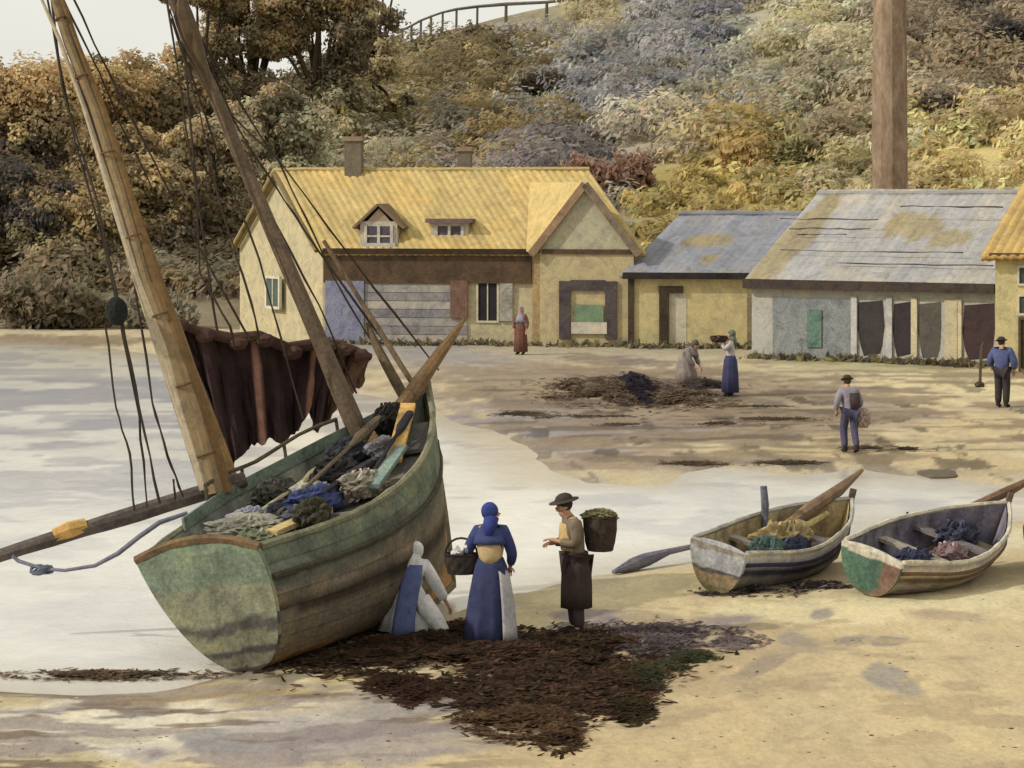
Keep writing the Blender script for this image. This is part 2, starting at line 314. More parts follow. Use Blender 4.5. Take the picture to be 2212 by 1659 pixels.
SEED = np.array([(300,300,110,92,55),(60,200,112,98,64),(60,470,72,66,60),(100,380,96,80,54),(250,420,135,115,70),(430,450,105,90,60),(300,200,142,118,72),(180,180,150,124,74),(480,350,115,100,65),(120,600,122,108,72),(60,650,118,104,76),(300,620,124,112,86),
 (450,100,96,82,50),(560,60,126,106,62),(700,150,100,90,60),(800,60,96,82,56),(640,280,128,122,92),(560,250,122,112,82),(600,180,135,115,80),(760,250,150,140,105),(900,130,140,125,85),(1000,120,105,92,60),(870,210,132,116,62),(1100,170,126,110,70),(950,300,125,115,90),(1050,260,152,130,75),
 (1150,220,146,142,134),(1250,230,136,133,132),(1200,330,125,115,110),(1350,150,122,121,122),(1450,130,140,136,132),(1530,100,134,132,136),(1420,220,120,112,100),(1500,220,152,144,116),(1600,100,150,145,125),(1700,60,172,162,118),(1750,200,140,130,100),(1600,320,166,142,66),
 (1480,400,152,134,62),(1560,440,156,138,68),(1700,330,140,130,76),(1780,250,140,125,90),(1680,390,160,144,82),(1830,150,150,140,110),(2050,80,130,115,90),(2150,40,88,78,68),(2100,150,140,122,90),(2050,220,150,135,105),(2150,250,160,140,85),(2050,330,175,155,90),(2150,330,190,170,105),(1380,300,150,140,120),(1300,120,135,130,120),(1650,200,150,146,130),(1250,60,150,138,100),(1500,300,165,150,105),(1850,350,170,156,115)], float)
def veg_col(vx, vy, k=.85, jit=True):
    d = (SEED[:, 0]-vx)**2+((SEED[:, 1]-vy)*1.15)**2
    o = np.argsort(d)
    i = o[0] if (not jit or random.random() < .62) else o[random.choice((1, 1, 2, 3))]
    c = SEED[i, 2:]*(1+(random.gauss(0, .09) if jit else 0))
    return np.array(alb(np.clip(c, 20, 235), k, .27))
def hill_col(x, y, z):
    vx = (512+x*F/y)/VS; vy = (HZ+(CAMH-z)*F/y)/VS
    vx = vx+(fbm(x*.4, y*.3, 91)-.5)*260; vy = vy+(fbm(x*.4, y*.3, 93)-.5)*200
    d = (SEED[None, :, 0]-vx[:, None])**2+((SEED[None, :, 1]-vy[:, None])*1.15)**2
    w = 1/(d+900)**2; w /= w.sum(1, keepdims=True)
    tab = np.array([alb(c[2:], .95) for c in SEED])
    return (w@tab)*(.85+.3*fbm(x, y, 97)[:, None])
hs = np.concatenate([[CAMH*F/(333-HZ)], np.arange(101, 130, .7), np.arange(130, 222, 1.2), [230, 260, 320, 420]])
hus = np.concatenate([[-9000, -5000, -3000, -1800, -1200, -900], np.arange(-700, 701, 8), [900, 1200, 1800, 3000, 5000, 9000]])
tag(grid_mesh('hill', hs, hus, lambda x, y: ground_h(x, y), hill_col, pmat('turf_wash', [(.8, .78, .8), (1, 1, 1), (1.15, 1.1, 1)], scale=.7, attr=True, grain=.25, gscale=6, bump=.4)), kind='structure')

# ------------------------------------------------------------------ foliage
def dabs(cent, size, col, elong=1.5, axis=None, spread=.6, nrm=None, nj=.38):
    """leaf dabs: six-sided irregular flakes. cent (n,3), size (n), col (n,3)"""
    n = len(cent)
    a = RNG.normal(size=(n, 3))*spread+(np.array(axis) if axis is not None else 0)
    a /= np.linalg.norm(a, axis=1, keepdims=True)
    if nrm is None: nrm = RNG.normal(size=(n, 3))
    else: nrm = nrm+RNG.normal(size=(n, 3))*nj
    b = np.cross(nrm, a); b /= np.linalg.norm(b, axis=1, keepdims=True)
    a = np.cross(b, nrm); a /= np.linalg.norm(a, axis=1, keepdims=True)
    V = np.zeros((n, 6, 3)); ang = np.arange(6)*math.pi/3
    for k in range(6):
        r = size*RNG.uniform(.65, 1.25, n)
        V[:, k] = cent+a*(r*math.cos(ang[k])*elong)[:, None]+b*(r*math.sin(ang[k])*.8)[:, None]
    return V.reshape(-1, 3), np.arange(n*6).reshape(n, 6), np.repeat(col, 6, 0)
def blob_points(c, r, n, shell=.55):
    v = RNG.normal(size=(n, 3)); v /= np.linalg.norm(v, axis=1, keepdims=True)
    rad = RNG.uniform(shell, 1.05, n)*(1+.25*np.sin(v[:, 0]*5+v[:, 2]*7+c[0]))
    return np.array(c)+v*rad[:, None]*np.array(r)
def crown_mesh(lobes, size, per, k=.41, name='crown', parent=None, elong=1.4, axis=None, off=(0, 0, 0), tone_jit=.12):
    Vs = []; Cs = []; sz = []; Ns = []
    for (c, r) in lobes:
        vx, vy = proj(c); col = veg_col(vx, vy, k)
        n = int(per*(r[0]*r[2])**1.0)+20
        p = blob_points(c, r, n)
        cc = np.tile(col, (n, 1))*np.exp(RNG.normal(0, tone_jit, (n, 1)))*(1+RNG.normal(0, .05, (n, 3)))  # random tone differs from dab to dab
        Vs.append(p); Cs.append(cc); Ns.append((p-np.array(c))/np.array(r)+np.array((0, -.15, .35))); sz.append(RNG.uniform(.7, 1.3, n)*size)
    P = np.concatenate(Vs)-np.array(off)
    V, Fq, Cc = dabs(P, np.concatenate(sz), np.clip(np.concatenate(Cs), .01, .8), elong, axis, nrm=np.concatenate(Ns))
    return npmesh(name, V, Fq, Cc, leafm, parent)
# scrub over the hillside: far too many tufts to count
lobes = []
for _ in range(3500):
    y = random.uniform(104, 214)
    x = random.uniform(-900, 640)*y/F
    z = gz(x, y); vx, vy = proj((x, y, z))
    if vy < -140 or (vx < 420 and y > 180) or (840 < vx < 1270 and y > 200): continue
    if 640 < vy: continue
    r = random.uniform(.5, 1.5)*(.7 if vy > 330 and vx > 1250 else 1)*(1+.5*(random.random() < .12))
    lobes.append(((x, y, z+r*.25), (r*1.25, r, r*.8)))
tag(crown_mesh(lobes, .105, 190, k=.60, name='hillside_scrub', elong=2.0, axis=(.75, .1, .55), tone_jit=.09), 'tangled olive, ochre and grey scrub covering the hillside', 'scrub', kind='stuff')

def tree(name, base, h, lobes_spec, label, group='trees massed on the left of the hill', trunkc=(80, 66, 46), dens=640, size=.085):
    t = empty(name, base, label, 'tree', group)
    m = MB(trunkc); top = Vector((0, 0, h*.72))
    m.tube([(0, 0, -.3), (.05*h*random.uniform(-1, 1), 0, h*.3), top], [.035*h, .026*h, .008*h], 8, .12)
    lob = []
    for (dx, dz, rr) in lobes_spec:
        dy = random.uniform(-.25, .25)*h*.4
        c = Vector((dx, dy, dz)); m.tube([(0, 0, h*.25), c*.6+Vector((0, 0, h*.12)), c], [.014*h, .009*h, .003*h], 6, .1)
        lob.append((tuple(Vector(base)+c), (rr*1.1, rr, rr*.85)))
        for _ in range(4):
            q = rr*random.uniform(.35, .55); v = Vector((random.gauss(0, 1), random.gauss(0, 1), random.gauss(0, .8))).normalized()*rr*.85
            lob.append((tuple(Vector(base)+c+v), (q, q, q*.85)))
    m.build('trunk', wood, t)
    crown_mesh(lob, size, dens, name='crown', parent=t, off=base)
    return t
TREES = [ # view x of trunk, distance, height of crown top in view y, half-width in view px, label
 (40, 132, 120, 140, 'leftmost broad olive tree with a dark hollow in its crown, under open sky'),
 (165, 136, 112, 130, 'rounded golden brown tree behind the lower part of the ochre mast'),
 (290, 138, 118, 125, 'low rounded tan tree between the two masts, below the open sky'),
 (20, 118, 330, 100, 'dark blue-brown tree low on the left edge above the shore'),
 (150, 117, 400, 110, 'brown tree low on the bank, left of the ochre mast'),
 (330, 119, 330, 100, 'dull olive tree low on the bank between the two masts'),
 (430, 146, -60, 70, 'tall dark tree standing directly behind the top of the dark mast'),
 (540, 150, -90, 100, 'tall warm brown tree just right of the dark mast top, leaves cut by the frame'),
 (690, 148, -70, 110, 'big dark olive tree at the top with a shadowy crown, left of the hilltop fence'),
 (810, 156, -80, 60, 'slim brown tree at the left end of the hilltop fence'),
 (460, 121, 240, 90, 'olive tree behind the left gable of the yellow-roofed cottage'),
 (600, 128, 190, 100, 'pale grey-green tree rising behind the yellow cottage roof'),
 (250, 128, 260, 90, 'tan tree in the middle of the bank, framed by the rigging')]
for vx, d, vt, hw, lab in TREES:
    x = (vx*VS-512)*d/F; z = gz(x, d)
    ztop = CAMH-(vt*VS-HZ)*d/F; h = max(3.5, ztop-z); w = hw*VS*d/F
    spec = [(0, h-w*.55, w*.6)]
    for _ in range(11): spec.append((random.uniform(-.85, .85)*w, random.uniform(.12, .88)*h, w*random.uniform(.32, .52)))
    spec += [(-.75*w, h-w*.75, w*.45), (.75*w, h-w*.75, w*.45), (-.4*w, h-w*.5, w*.45), (.4*w, h-w*.5, w*.45)]
    spec += [(-.6*w, h*.62, w*.5), (.6*w, h*.66, w*.5), (-.3*w, h*.36, w*.55), (.35*w, h*.34, w*.55)]
    tree('broadleaf_tree', (x, d, z), h, spec, lab)
BUSH = [(1320, 112, 395, 90, (150, 112, 82), 'round reddish brown bush just behind the right gable of the yellow cottage'),
 (1600, 125, 345, 70, (178, 146, 62), 'bright golden gorse bush on the slope left of the tall chimney'),
 (2030, 130, 235, 60, (128, 112, 92), 'grey-brown bush on the slope right of the tall chimney'),
 (1190, 150, 185, 60, (98, 84, 56), 'dark olive bush high on the slope under the fence'),
 (1545, 160, 95, 60, (128, 128, 134), 'blue-grey rounded bush high on the middle of the slope'),
 (860, 128, 240, 50, (96, 80, 42), 'small dark brown bush on the slope above the cottage ridge'),
 (1420, 128, 225, 45, (110, 92, 90), 'mauve brown bush in the middle of the hillside'),
 (2150, 150, 90, 90, (92, 82, 74), 'dark grey-brown bush in the top right corner'),
 (1720, 115, 330, 60, (140, 128, 70), 'olive bush just left of the tall chimney stack'),
 (640, 104, 690, 60, (170, 165, 110), 'low yellow green bush at the foot of the cottage gable'),
 (60, 101, 690, 120, (122, 106, 76), 'long tan bush on the low bank at the left edge'),
 (330, 101, 680, 90, (136, 124, 98), 'pale grey bush on the bank above the water, behind the rigging'),
 (180, 102, 640, 90, (132, 116, 76), 'olive bush on the bank left of the hanging pulley block')]
for vx, d, vc, hw, c, lab in BUSH:
    for d in (np.arange(101, 213, .5) if vc < 600 else [d]):
        x = (vx*VS-512)*d/F; z = gz(x, d); w = hw*VS*d/F
        if proj((x, d, z+w*.35))[1] <= vc: break
    zc = z+w*.35
    t = empty('bush', (x, d, z), lab, 'bush', 'bushes on the slope')
    m = MB((84, 68, 50))
    for k in range(6):
        a = random.uniform(0, 6.28); m.tube([(0, 0, -.2), (math.cos(a)*w*.3, math.sin(a)*w*.3, (zc-z)*.8), (math.cos(a)*w*.7, math.sin(a)*w*.7, (zc-z)*1.3)], [.06, .04, .012], 5)
    m.build('stems', wood, t)
    Vs = []; n = int(1100*w)+200
    lobs = [((x, d, zc), (w*.8, w*.6, w*.55))]+[((x+random.uniform(-.7, .7)*w, d+random.uniform(-.4, .4)*w, zc+random.uniform(-.45, .35)*w), (w*.45, w*.4, w*.36)) for _ in range(6)]
    P = np.concatenate([blob_points(q, r, n//4) for q, r in lobs]); nn = len(P)
    cc = np.array(alb(c, .66, .34))*np.exp(RNG.normal(0, .13, (nn, 1)))*(1+RNG.normal(0, .05, (nn, 3)))
    V, Fq, Cc = dabs(P-np.array((x, d, z)), RNG.uniform(.6, 1.3, nn)*.10, np.clip(cc, .01, .8), 1.8, (.4, 0, .6))
    npmesh('leaves', V, Fq, Cc, leafm, t)

# hilltop fence
pts = [(868, 66), (888, 56), (908, 45), (930, 36), (955, 27), (985, 20), (1030, 14), (1092, 9), (1180, 5), (1262, -4)]
P3 = []
for vx, vy in pts:
    x = (vx*VS-512)*204/F; P3.append(Vector((x, 204, gz(x, 204))))
fen = empty('wooden_fence', P3[0], 'dark wooden post and rail fence along the hilltop against the sky', 'fence')
tops = []
for i, (p, (vx, vy)) in enumerate(zip(P3, pts)):
    tp_ = W(vx, vy, 204)-P3[0]; m = MB((104, 96, 86)); q = p-P3[0]
    m.tube([q+Vector((0, 0, -.6)), tp_+Vector((.05, 0, .08))], [.16, .12] if i > 6 else [.11, .09], 6, .1); m.build('post', wood, fen); tops.append(tp_)
m = MB((118, 112, 100)); m.tube(tops, [.09]*5+[.13]*5, 6, .15); m.build('rail', wood, fen)

# ------------------------------------------------------------------ buildings
def up(p, z): return Vector((p[0], p[1], z))
class House:
    """plan = parallelogram o, o+u, o+u+w, o+w ; ridge runs along u"""
    def __init__(s, name, label, cat, o, u, w, eave, ridge, wallc, roofc, z0=0, rid=.5, overhang=.22, roofm=None, moss=()):
        s.moss = moss
        s.o, s.u, s.w = Vector((o[0], o[1], 0)), Vector((u[0], u[1], 0)), Vector((w[0], w[1], 0)); s.z0, s.e, s.r, s.rid = z0, eave, ridge, rid
        s.root = empty(name, (s.o.x, s.o.y, z0), label, cat); s.org = Vector((s.o.x, s.o.y, z0))
        m = MB(wallc); O = -s.org
        a, b, c, d = s.o, s.o+s.u, s.o+s.u+s.w, s.o+s.w; g1, g2 = s.o+s.w*rid, s.o+s.u+s.w*rid
        vs = [up(p, z0-.4)+O for p in (a, b, c, d)]+[up(p, eave)+O for p in (a, b, c, d)]+[up(g1, ridge-.08)+O, up(g2, ridge-.08)+O]
        m.add(vs, [(0, 1, 5, 4), (2, 3, 7, 6), (1, 2, 6, 9, 5), (3, 0, 4, 8, 7)]); m.build('wall', vcol, s.root)
        s.roof(roofc, overhang, roofm)
    def roof(s, c, oh, rm):
        un = s.u.normalized(); O = -s.org
        for side in (0, 1):
            e0 = s.o if side == 0 else s.o+s.w; wd = s.w*s.rid if side == 0 else -s.w*(1-s.rid)
            e0 = up(e0, s.e)-un*oh; e1 = e0+s.u+un*2*oh
            slope = up(wd, s.r-s.e); sl = slope.length; e0 = e0-slope*(oh/sl); e1 = e1-slope*(oh/sl); slope = slope*(1+oh/sl)
            nrm = un.cross(slope.normalized()); nrm = nrm if nrm.z > 0 else -nrm
            ncol = max(40, int((e1-e0).length/.09)); nrow = 26
            V = []; Cc = []
            base = np.array(alb(c))
            for j in range(nrow+1):
                for i in range(ncol+1):
                    fi, fj = i/ncol, j/nrow
                    hh = (.012 if c[2] > 140 else .05)*abs(math.sin(i*math.pi/3.0))+.02*((j*2.0) % 2 < 1)+.07*float(vnoise(np.array(fi*9), np.array(fj*4), 5))
                    p = e0+(e1-e0)*fi+slope*fj+nrm*(.06+hh)+O
                    V.append(p)
                    st = float(fbm(np.array(fi*ncol*.22+fj*1.5), np.array(fj*2.0), 15+side)); s2 = float(fbm(np.array(fi*8.), np.array(fj*3.), 19))
                    fl = .3 if c[2] > 140 else 1.0; rb = 1+((.80 if (i % 3 == 0) else 1.04)-1)*fl; mo = 0
                    for (mi, mj, ri, rj) in (s.moss if side == 0 else ()): mo = max(mo, min(1, max(0, (1.15-math.hypot((fi-mi)/ri, (fj-mj)/rj)-(st-.5)*1.6)/.3)))
                    bs_ = base*(1-mo)+np.array(alb((164, 148, 104)))*mo*.85+base*mo*.15; Cc.append(bs_*rb*(.74+.42*st)*(.86+.28*s2)*np.array((1, 1-.05*(s2 > .6), 1-.14*(s2 > .6))))
            idx = np.arange((nrow+1)*(ncol+1)).reshape(nrow+1, ncol+1)
            q = np.stack([idx[:-1, :-1], idx[:-1, 1:], idx[1:, 1:], idx[1:, :-1]], -1).reshape(-1, 4)
            o = npmesh('roof', np.array(V), q, np.array(Cc), rm or vcol, s.root)
            sm = o.modifiers.new('s', 'SOLIDIFY'); sm.thickness = .16; sm.offset = -1
        m = MB([x*.86 for x in c]); r0 = up(s.o+s.w*s.rid, s.r+.1)-un*oh+O; r1 = r0+s.u+un*2*oh
        m.tube([r0+(r1-r0)*k/10+Vector((0, 0, random.uniform(-.03, .03))) for k in range(11)], .11, 6, .15); m.build('ridge', vcol, s.root)
    def fp(s, t, z, out=0):                  # a point on the front wall
        n = Vector((s.u.y, -s.u.x, 0)).normalized()
        return up(s.o+s.u*t, z)+n*out-s.org
    def front(s, t0, t1, za, zb, name, paneC, frameC=None, bars=0, out=.05, fw=.07, label=None, arch=False):
        un = s.u.normalized(); n = Vector((s.u.y, -s.u.x, 0)).normalized(); Z = Vector((0, 0, 1))
        c = s.fp((t0+t1)/2, (za+zb)/2); hw = (t1-t0)/2*s.u.length; hh = (zb-za)/2
        m = MB(paneC); 
        if arch:
            jj = lambda: random.uniform(.86, 1.0); poly = [c-un*hw*.62*jj()-Z*hh, c+un*hw*.7*jj()-Z*hh*jj(), c+un*hw*.95*jj()-Z*hh*.6, c+un*hw+Z*hh*.1, c+un*hw*jj()+Z*hh, c-un*hw*jj()+Z*hh*jj(), c-un*hw-Z*hh*.05, c-un*hw*.92*jj()-Z*hh*.6]
            m.prism([p-n*.02 for p in poly], n*(.02+.012))
        else: m.box(c, (hw, .012, hh), ax=(un, n, Z))
        w = m.build(name, vcol, s.root)
        if label: w['label'] = label
        if frameC:
            m = MB(frameC)
            for sg in (-1, 1):
                m.box(c+un*sg*(hw+fw/2)+n*out/2, (fw/2, out/2, hh+fw), ax=(un, n, Z)); m.box(c+Z*sg*(hh+fw/2)+n*(out/2+.003), (hw, out/2, fw/2), ax=(un, n, Z))
            for k in range(bars): m.box(c+un*(-hw+2*hw*(k+1)/(bars+1))+n*out*.4, (fw*.3, out*.4, hh), ax=(un, n, Z))
            m.build('frame', vcol, w)
        return w
def gpt(vx, vy): x, y = g0(vx, vy, .13); return Vector((x, y, 0))
# yellow-roofed cottage
oA = gpt(697, 742); eA = gpt(1378, 748); uA = eA-oA; wA = Vector((-3.6, 6.6, 0))
zE = W(0, 542, oA.y).z; zR = 6.12
A = House('yellow_roofed_cottage', 'long cottage with yellow tiled roof, two dormers and a front gable', 'cottage', oA, uA, wA, zE, zR, (194, 180, 138), (208, 180, 106))
LA = uA.length
def tA(vx): return ((vx*VS-512)*oA.y/F-oA.x)/uA.x
un = uA.normalized(); nA = Vector((uA.y, -uA.x, 0)).normalized(); Z = Vector((0, 0, 1))
def slab(h, t0, t1, za, zb, depth, c, name, m=None, label=None):
    b = MB(c); ctr = h.fp((t0+t1)/2, (za+zb)/2, depth/2); b.box(ctr, ((t1-t0)/2*h.u.length, depth/2, (zb-za)/2), ax=(h.u.normalized(), Vector((h.u.y, -h.u.x, 0)).normalized(), Z))
    o = b.build(name, m or vcol, h.root)
    if label: o['label'] = label
    return o
def zA(vy): return W(0, vy, oA.y).z
slab(A, tA(700), tA(1148), zA(610), zA(548), .10, (96, 76, 56), 'eave_shade_band', wood)  # dark brown strip carrying the shade under the eave
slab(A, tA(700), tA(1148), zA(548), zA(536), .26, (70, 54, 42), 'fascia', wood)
for k in range(7): slab(A, tA(790), tA(1010), zA(612+18*(k+1)), zA(612+18*k)-.02, .05+.012*(k % 2), [(164, 158, 152), (150, 144, 142), (176, 168, 158), (142, 138, 140)][k % 4], 'board', wood)
slab(A, tA(704), tA(788), zA(748), zA(606), .12, (140, 142, 168), 'plank_door', wood, 'lilac blue plank door')
slab(A, tA(975), tA(1012), zA(685), zA(604), .14, (128, 96, 80), 'shutter', wood, 'reddish brown shutter')
A.front(tA(1034), tA(1074), zA(690), zA(608), 'window', (52, 46, 54), (206, 196, 160), 1)
slab(A, tA(1080), tA(1108), zA(690), zA(610), .10, (172, 166, 150), 'shutter', wood, 'pale grey shutter')
A.front(tA(1210), tA(1325), zA(712), zA(612), 'window', (70, 62, 60), (84, 74, 76), 2, label='wide dark shop window')
b = MB((110, 140, 104)); c0 = A.fp((tA(1245)+tA(1300))/2, zA(680), .03); b.box(c0, (.85, .03, .33), ax=(un, nA, Z)); b.col((200, 188, 170)); b.box(c0-Z*.5, (.95, .03, .22), ax=(un, nA, Z)); b.build('display', vcol, A.root)
slab(A, tA(1150), tA(1170), zA(745), zA(560), .06, (178, 150, 104), 'downpipe', wood); slab(A, tA(1180), tA(1200), zA(745), zA(560), .08, (206, 190, 140), 'pilaster')
# left gable boards and little teal window on the end wall
gn = Vector((-wA.y, wA.x, 0)).normalized(); wn = wA.normalized()
def gpA(t, z, out=0): return up(oA+wA*t, z)+gn*out-A.org
b = MB((84, 100, 92)); b.box(gpA(.55, zA(640)), (.55, .03, .5), ax=(wn, gn, Z)); wv = b.build('window', vcol, A.root); wv['label'] = 'teal end window'
b = MB((208, 200, 176)); c0 = gpA(.55, zA(640), .02)
for sg in (-1, 1): b.box(c0+wn*sg*.6, (.06, .05, .6), ax=(wn, gn, Z)); b.box(c0+Z*sg*.55, (.53, .053, .05), ax=(wn, gn, Z))
b.box(c0, (.03, .04, .5), ax=(wn, gn, Z)); b.build('frame', vcol, wv)
b = MB((128, 112, 70))
for t0, z0_, t1, z1_ in ((0, zE, .5, zR), (1, zE, .5, zR)):
    p0, p1 = gpA(t0, z0_, .24), gpA(t1, z1_, .24); b.tube([p0, (p0+p1)/2, p1], .09, 6, .2)
b.build('bargeboard', wood, A.root)
# cross gable
def pF(vx, vy, out): return A.fp(tA(vx), zA(vy), out)
b = MB((186, 178, 146)); gb = [pF(1165, 538, .32), pF(1366, 538, .32), pF(1264, 408, .32)]
b.prism([p-nA*.30 for p in gb], nA*.30); b.build('gable_wall', vcol, A.root)
slab(A, tA(1168), tA(1366), zA(748), zA(538), .30, (194, 176, 128), 'gable_front')
A.front(tA(1214), tA(1326), zA(716), zA(614), 'shop_window', (66, 58, 58), None); A.root.children[-1].location = nA*.312
b = MB((92, 82, 82)); c0 = A.fp((tA(1214)+tA(1326))/2, zA(665), .34); hw = (tA(1326)-tA(1214))/2*LA
for sg in (-1, 1): b.box(c0+un*sg*(hw-.12), (.2, .05, 1.0), ax=(un, nA, Z))
b.box(c0+Z*.86, (hw-.32, .047, .18), ax=(un, nA, Z)); b.build('shop_window_frame', wood, A.root)
b = MB((120, 148, 112)); c0 = A.fp((tA(1245)+tA(1300))/2, zA(672), .36); b.box(c0, (.5, .03, .3), ax=(un, nA, Z)); b.col((206, 194, 176)); b.box(c0-Z*.5, (.62, .04, .2), ax=(un, nA, Z)); b.build('window_display', vcol, A.root)
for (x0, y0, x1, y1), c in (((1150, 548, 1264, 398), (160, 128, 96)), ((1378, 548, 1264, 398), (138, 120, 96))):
    b = MB(c); p0, p1 = pF(x0, y0, .42), pF(x1, y1, .42); mid = (p0+p1)/2; dv = (p1-p0).normalized(); pr = dv.cross(nA)
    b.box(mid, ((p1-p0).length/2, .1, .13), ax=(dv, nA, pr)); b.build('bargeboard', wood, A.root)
slab(A, tA(1172), tA(1362), zA(546), zA(536), .36, (96, 76, 60), 'beam', wood)
back = A.fp(tA(1264), zA(398), 0)+wA*.42+Z*.0
for x0, y0 in ((1150, 545), (1378, 545)):                                        # the cross gable's own roof running back into the main slope
    p0, p1 = pF(x0, y0, .4), pF(1264, 398, .4); q1 = p1+wA*.5; q0 = p0+wA*.02
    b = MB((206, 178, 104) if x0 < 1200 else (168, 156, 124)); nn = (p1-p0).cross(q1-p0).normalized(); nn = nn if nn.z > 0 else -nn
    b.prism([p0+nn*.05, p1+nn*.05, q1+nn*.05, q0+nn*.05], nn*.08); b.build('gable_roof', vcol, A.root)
# chimneys on the ridge
for vx, v0, v1, w2, lab in ((765, 300, 400, .30, 'taller left chimney'), (1004, 322, 400, .24, 'shorter right chimney')):
    d = oA.y+wA.y*.43; p = W(vx, v1, d)-A.org; q = W(vx, v0, d)-A.org
    b = MB((122, 110, 92)); b.box((p+q)/2-Z*.2, (w2, w2*.9, (q-p).length/2+.2), ax=(un, nA, Z)); b.col((150, 130, 104)); b.box(q, (w2+.06, w2*.9+.06, .08), ax=(un, nA, Z)); ch = b.build('chimney', vcol, A.root); ch['label'] = lab
    b = MB((150, 112, 90)); b.tube([q+Z*.05, q+Z*.2], [.10, .09], 8); b.build('chimney_pot', vcol, ch)
# dormers
def roofpt(vx, vy):                          # on the front slope, found along the sight line
    best = None
    for k in range(0, 101):
        s_ = k/100*.5; y = oA.y+wA.y*s_; z = zE+(zR-zE)*s_/.5
        v = (HZ+(CAMH-z)*F/y)/VS
        if best is None or abs(v-vy) < best[0]: best = (abs(v-vy), y, z)
    return Vector(((vx*VS-512)*best[1]/F, best[1], best[2]))
for vx, kind in ((832, 'gabled'), (984, 'flat')):
    p = roofpt(vx, 536)-A.org-Z*.04; hw = .66; hh = .50
    b = MB((196, 186, 166)); b.box(p+Z*hh+Vector((-.12, .30, 0)), (hw, .62, hh), ax=(un, nA, Z)); dm = b.build('dormer', vcol, A.root); dm['label'] = kind+' dormer'
    f0 = p+Z*hh+Vector((-.12, .30, 0))+nA*.63
    b = MB((92, 84, 92)); b.box(f0+Z*.02, (hw*.72, .012, hh*.62), ax=(un, nA, Z)); b.col((200, 192, 174))
    for k in (-1, 0, 1): b.box(f0+un*k*hw*.7+nA*.02, (.05, .03, hh*.7), ax=(un, nA, Z))
    b.box(f0-Z*hh*.66+nA*.02, (hw*.9, .06, .07), ax=(un, nA, Z)); b.box(f0-Z*.02+nA*.022, (hw*.65, .02, .03), ax=(un, nA, Z)); b.build('dormer_window', vcol, dm)
    b = MB((134, 110, 82) if kind == 'gabled' else (120, 98, 92))
    if kind == 'gabled':
        for sg in (-1, 1):
            e = f0+un*sg*(hw+.22)+Z*(hh*.45); a = f0+Z*(hh+.55); nn = (a-e).normalized().cross(nA)
            b.prism([e+nA*.12, a+nA*.12, a-nA*1.5, e-nA*1.3], nn*(.09*sg if nn.z*sg > 0 else -.09*sg))
        b.col((170, 150, 120)); b.prism([f0-un*hw+Z*hh*.5-nA*.08, f0+un*hw*.98+Z*hh*.5-nA*.08, f0+Z*(hh+.45)-nA*.08], nA*.06)
    else: b.box(f0+Z*(hh+.02)-nA*.5, (hw+.16, .72, .07), ax=(un, nA, (Z-nA*.12).normalized()))
    b.build('dormer_roof', vcol, dm)
# slate outbuilding
oB = gpt(1362, 750); uB = gpt(1622, 752)-oB; wB = Vector((4.2, 6.2, 0))
zeB = W(0, 590, oB.y).z; zrB = W(0, 470, oB.y+3.1).z
B_ = House('slate_roofed_outbuilding', 'low cream outbuilding with blue slate roof, between the cottage and the long shed', 'outbuilding', oB, uB, wB, zeB, zrB, (206, 188, 128), (148, 150, 160), overhang=.25, moss=((.42, .55, .14, .12), (.55, .25, .06, .06)))
def tB(vx): return ((vx*VS-512)*oB.y/F-oB.x)/uB.x
def zB(vy): return W(0, vy, oB.y).z
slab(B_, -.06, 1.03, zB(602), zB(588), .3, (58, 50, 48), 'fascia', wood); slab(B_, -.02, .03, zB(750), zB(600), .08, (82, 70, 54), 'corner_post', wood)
slab(B_, .97, 1.02, zB(750), zB(600), .08, (140, 128, 98), 'corner_post', wood)
B_.front(tB(1445), tB(1482), zB(752), zB(628), 'door', (206, 196, 168), None, label='pale half-open door')
b = MB((74, 64, 46)); 
b.box(B_.fp(tB(1434), zB(690), .06), (.16, .06, 1.15), ax=(uB.normalized(), nA, Z)); b.box(B_.fp(tB(1449), zB(625), .063), (.42, .06, .12), ax=(uB.normalized(), nA, Z)); b.build('door_frame', wood, B_.root)
# long grey shed
oC = gpt(1624, 772); uC = gpt(2150, 792)-oC; wC = Vector((5.6, 8.5, 0))
zeC = W(0, 606, oC.y).z; zrC = W(0, 425, oC.y+4.25).z
Cc_ = House('long_shed', 'long shed with weathered grey roof and dark openings, right of the slate outbuilding', 'shed', oC, uC, wC, zeC, zrC, (180, 176, 164), (172, 170, 168), overhang=.2, moss=((.50, .62, .10, .16), (.70, .5, .07, .1), (.06, .5, .07, .6), (.9, .7, .05, .1)))
def tC(vx): return ((vx*VS-512)*oC.y/F-oC.x)/uC.x
def zC(vy): return W(0, vy, oC.y).z
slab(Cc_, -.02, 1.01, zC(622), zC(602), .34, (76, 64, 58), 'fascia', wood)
slab(Cc_, tC(1668), tC(1826), zC(768), zC(642), .06, (138, 142, 142), 'boarded_panel', wood, 'blue grey boarded panel')
b = MB((100, 132, 116)); b.box(Cc_.fp(tC(1752), zC(705), .075), (.25, .03, .6), ax=(uC.normalized(), nA, Z)); b.build('hatch', wood, Cc_.root)
for x0, x1, c in ((1836, 1888, (70, 64, 64)), (1904, 1946, (64, 56, 58)), (1952, 1996, (96, 90, 80)), (2036, 2096, (74, 58, 58))):
    w = Cc_.front(tC(x0), tC(x1), zC(760), zC(642), 'opening', c, None, arch=True)
    b = MB((190, 186, 180) if x0 < 1950 else (204, 190, 150)); b.box(Cc_.fp(tC(x0-7), zC(705), .04), (.1, .04, 1.05), ax=(uC.normalized(), nA, Z)); b.build('door_post', vcol, w)
b = MB((196, 182, 142)); b.box(Cc_.fp(tC(2015), zC(705), .05), (.2, .05, 1.0), ax=(uC.normalized(), nA, Z)); b.build('pier', vcol, Cc_.root)
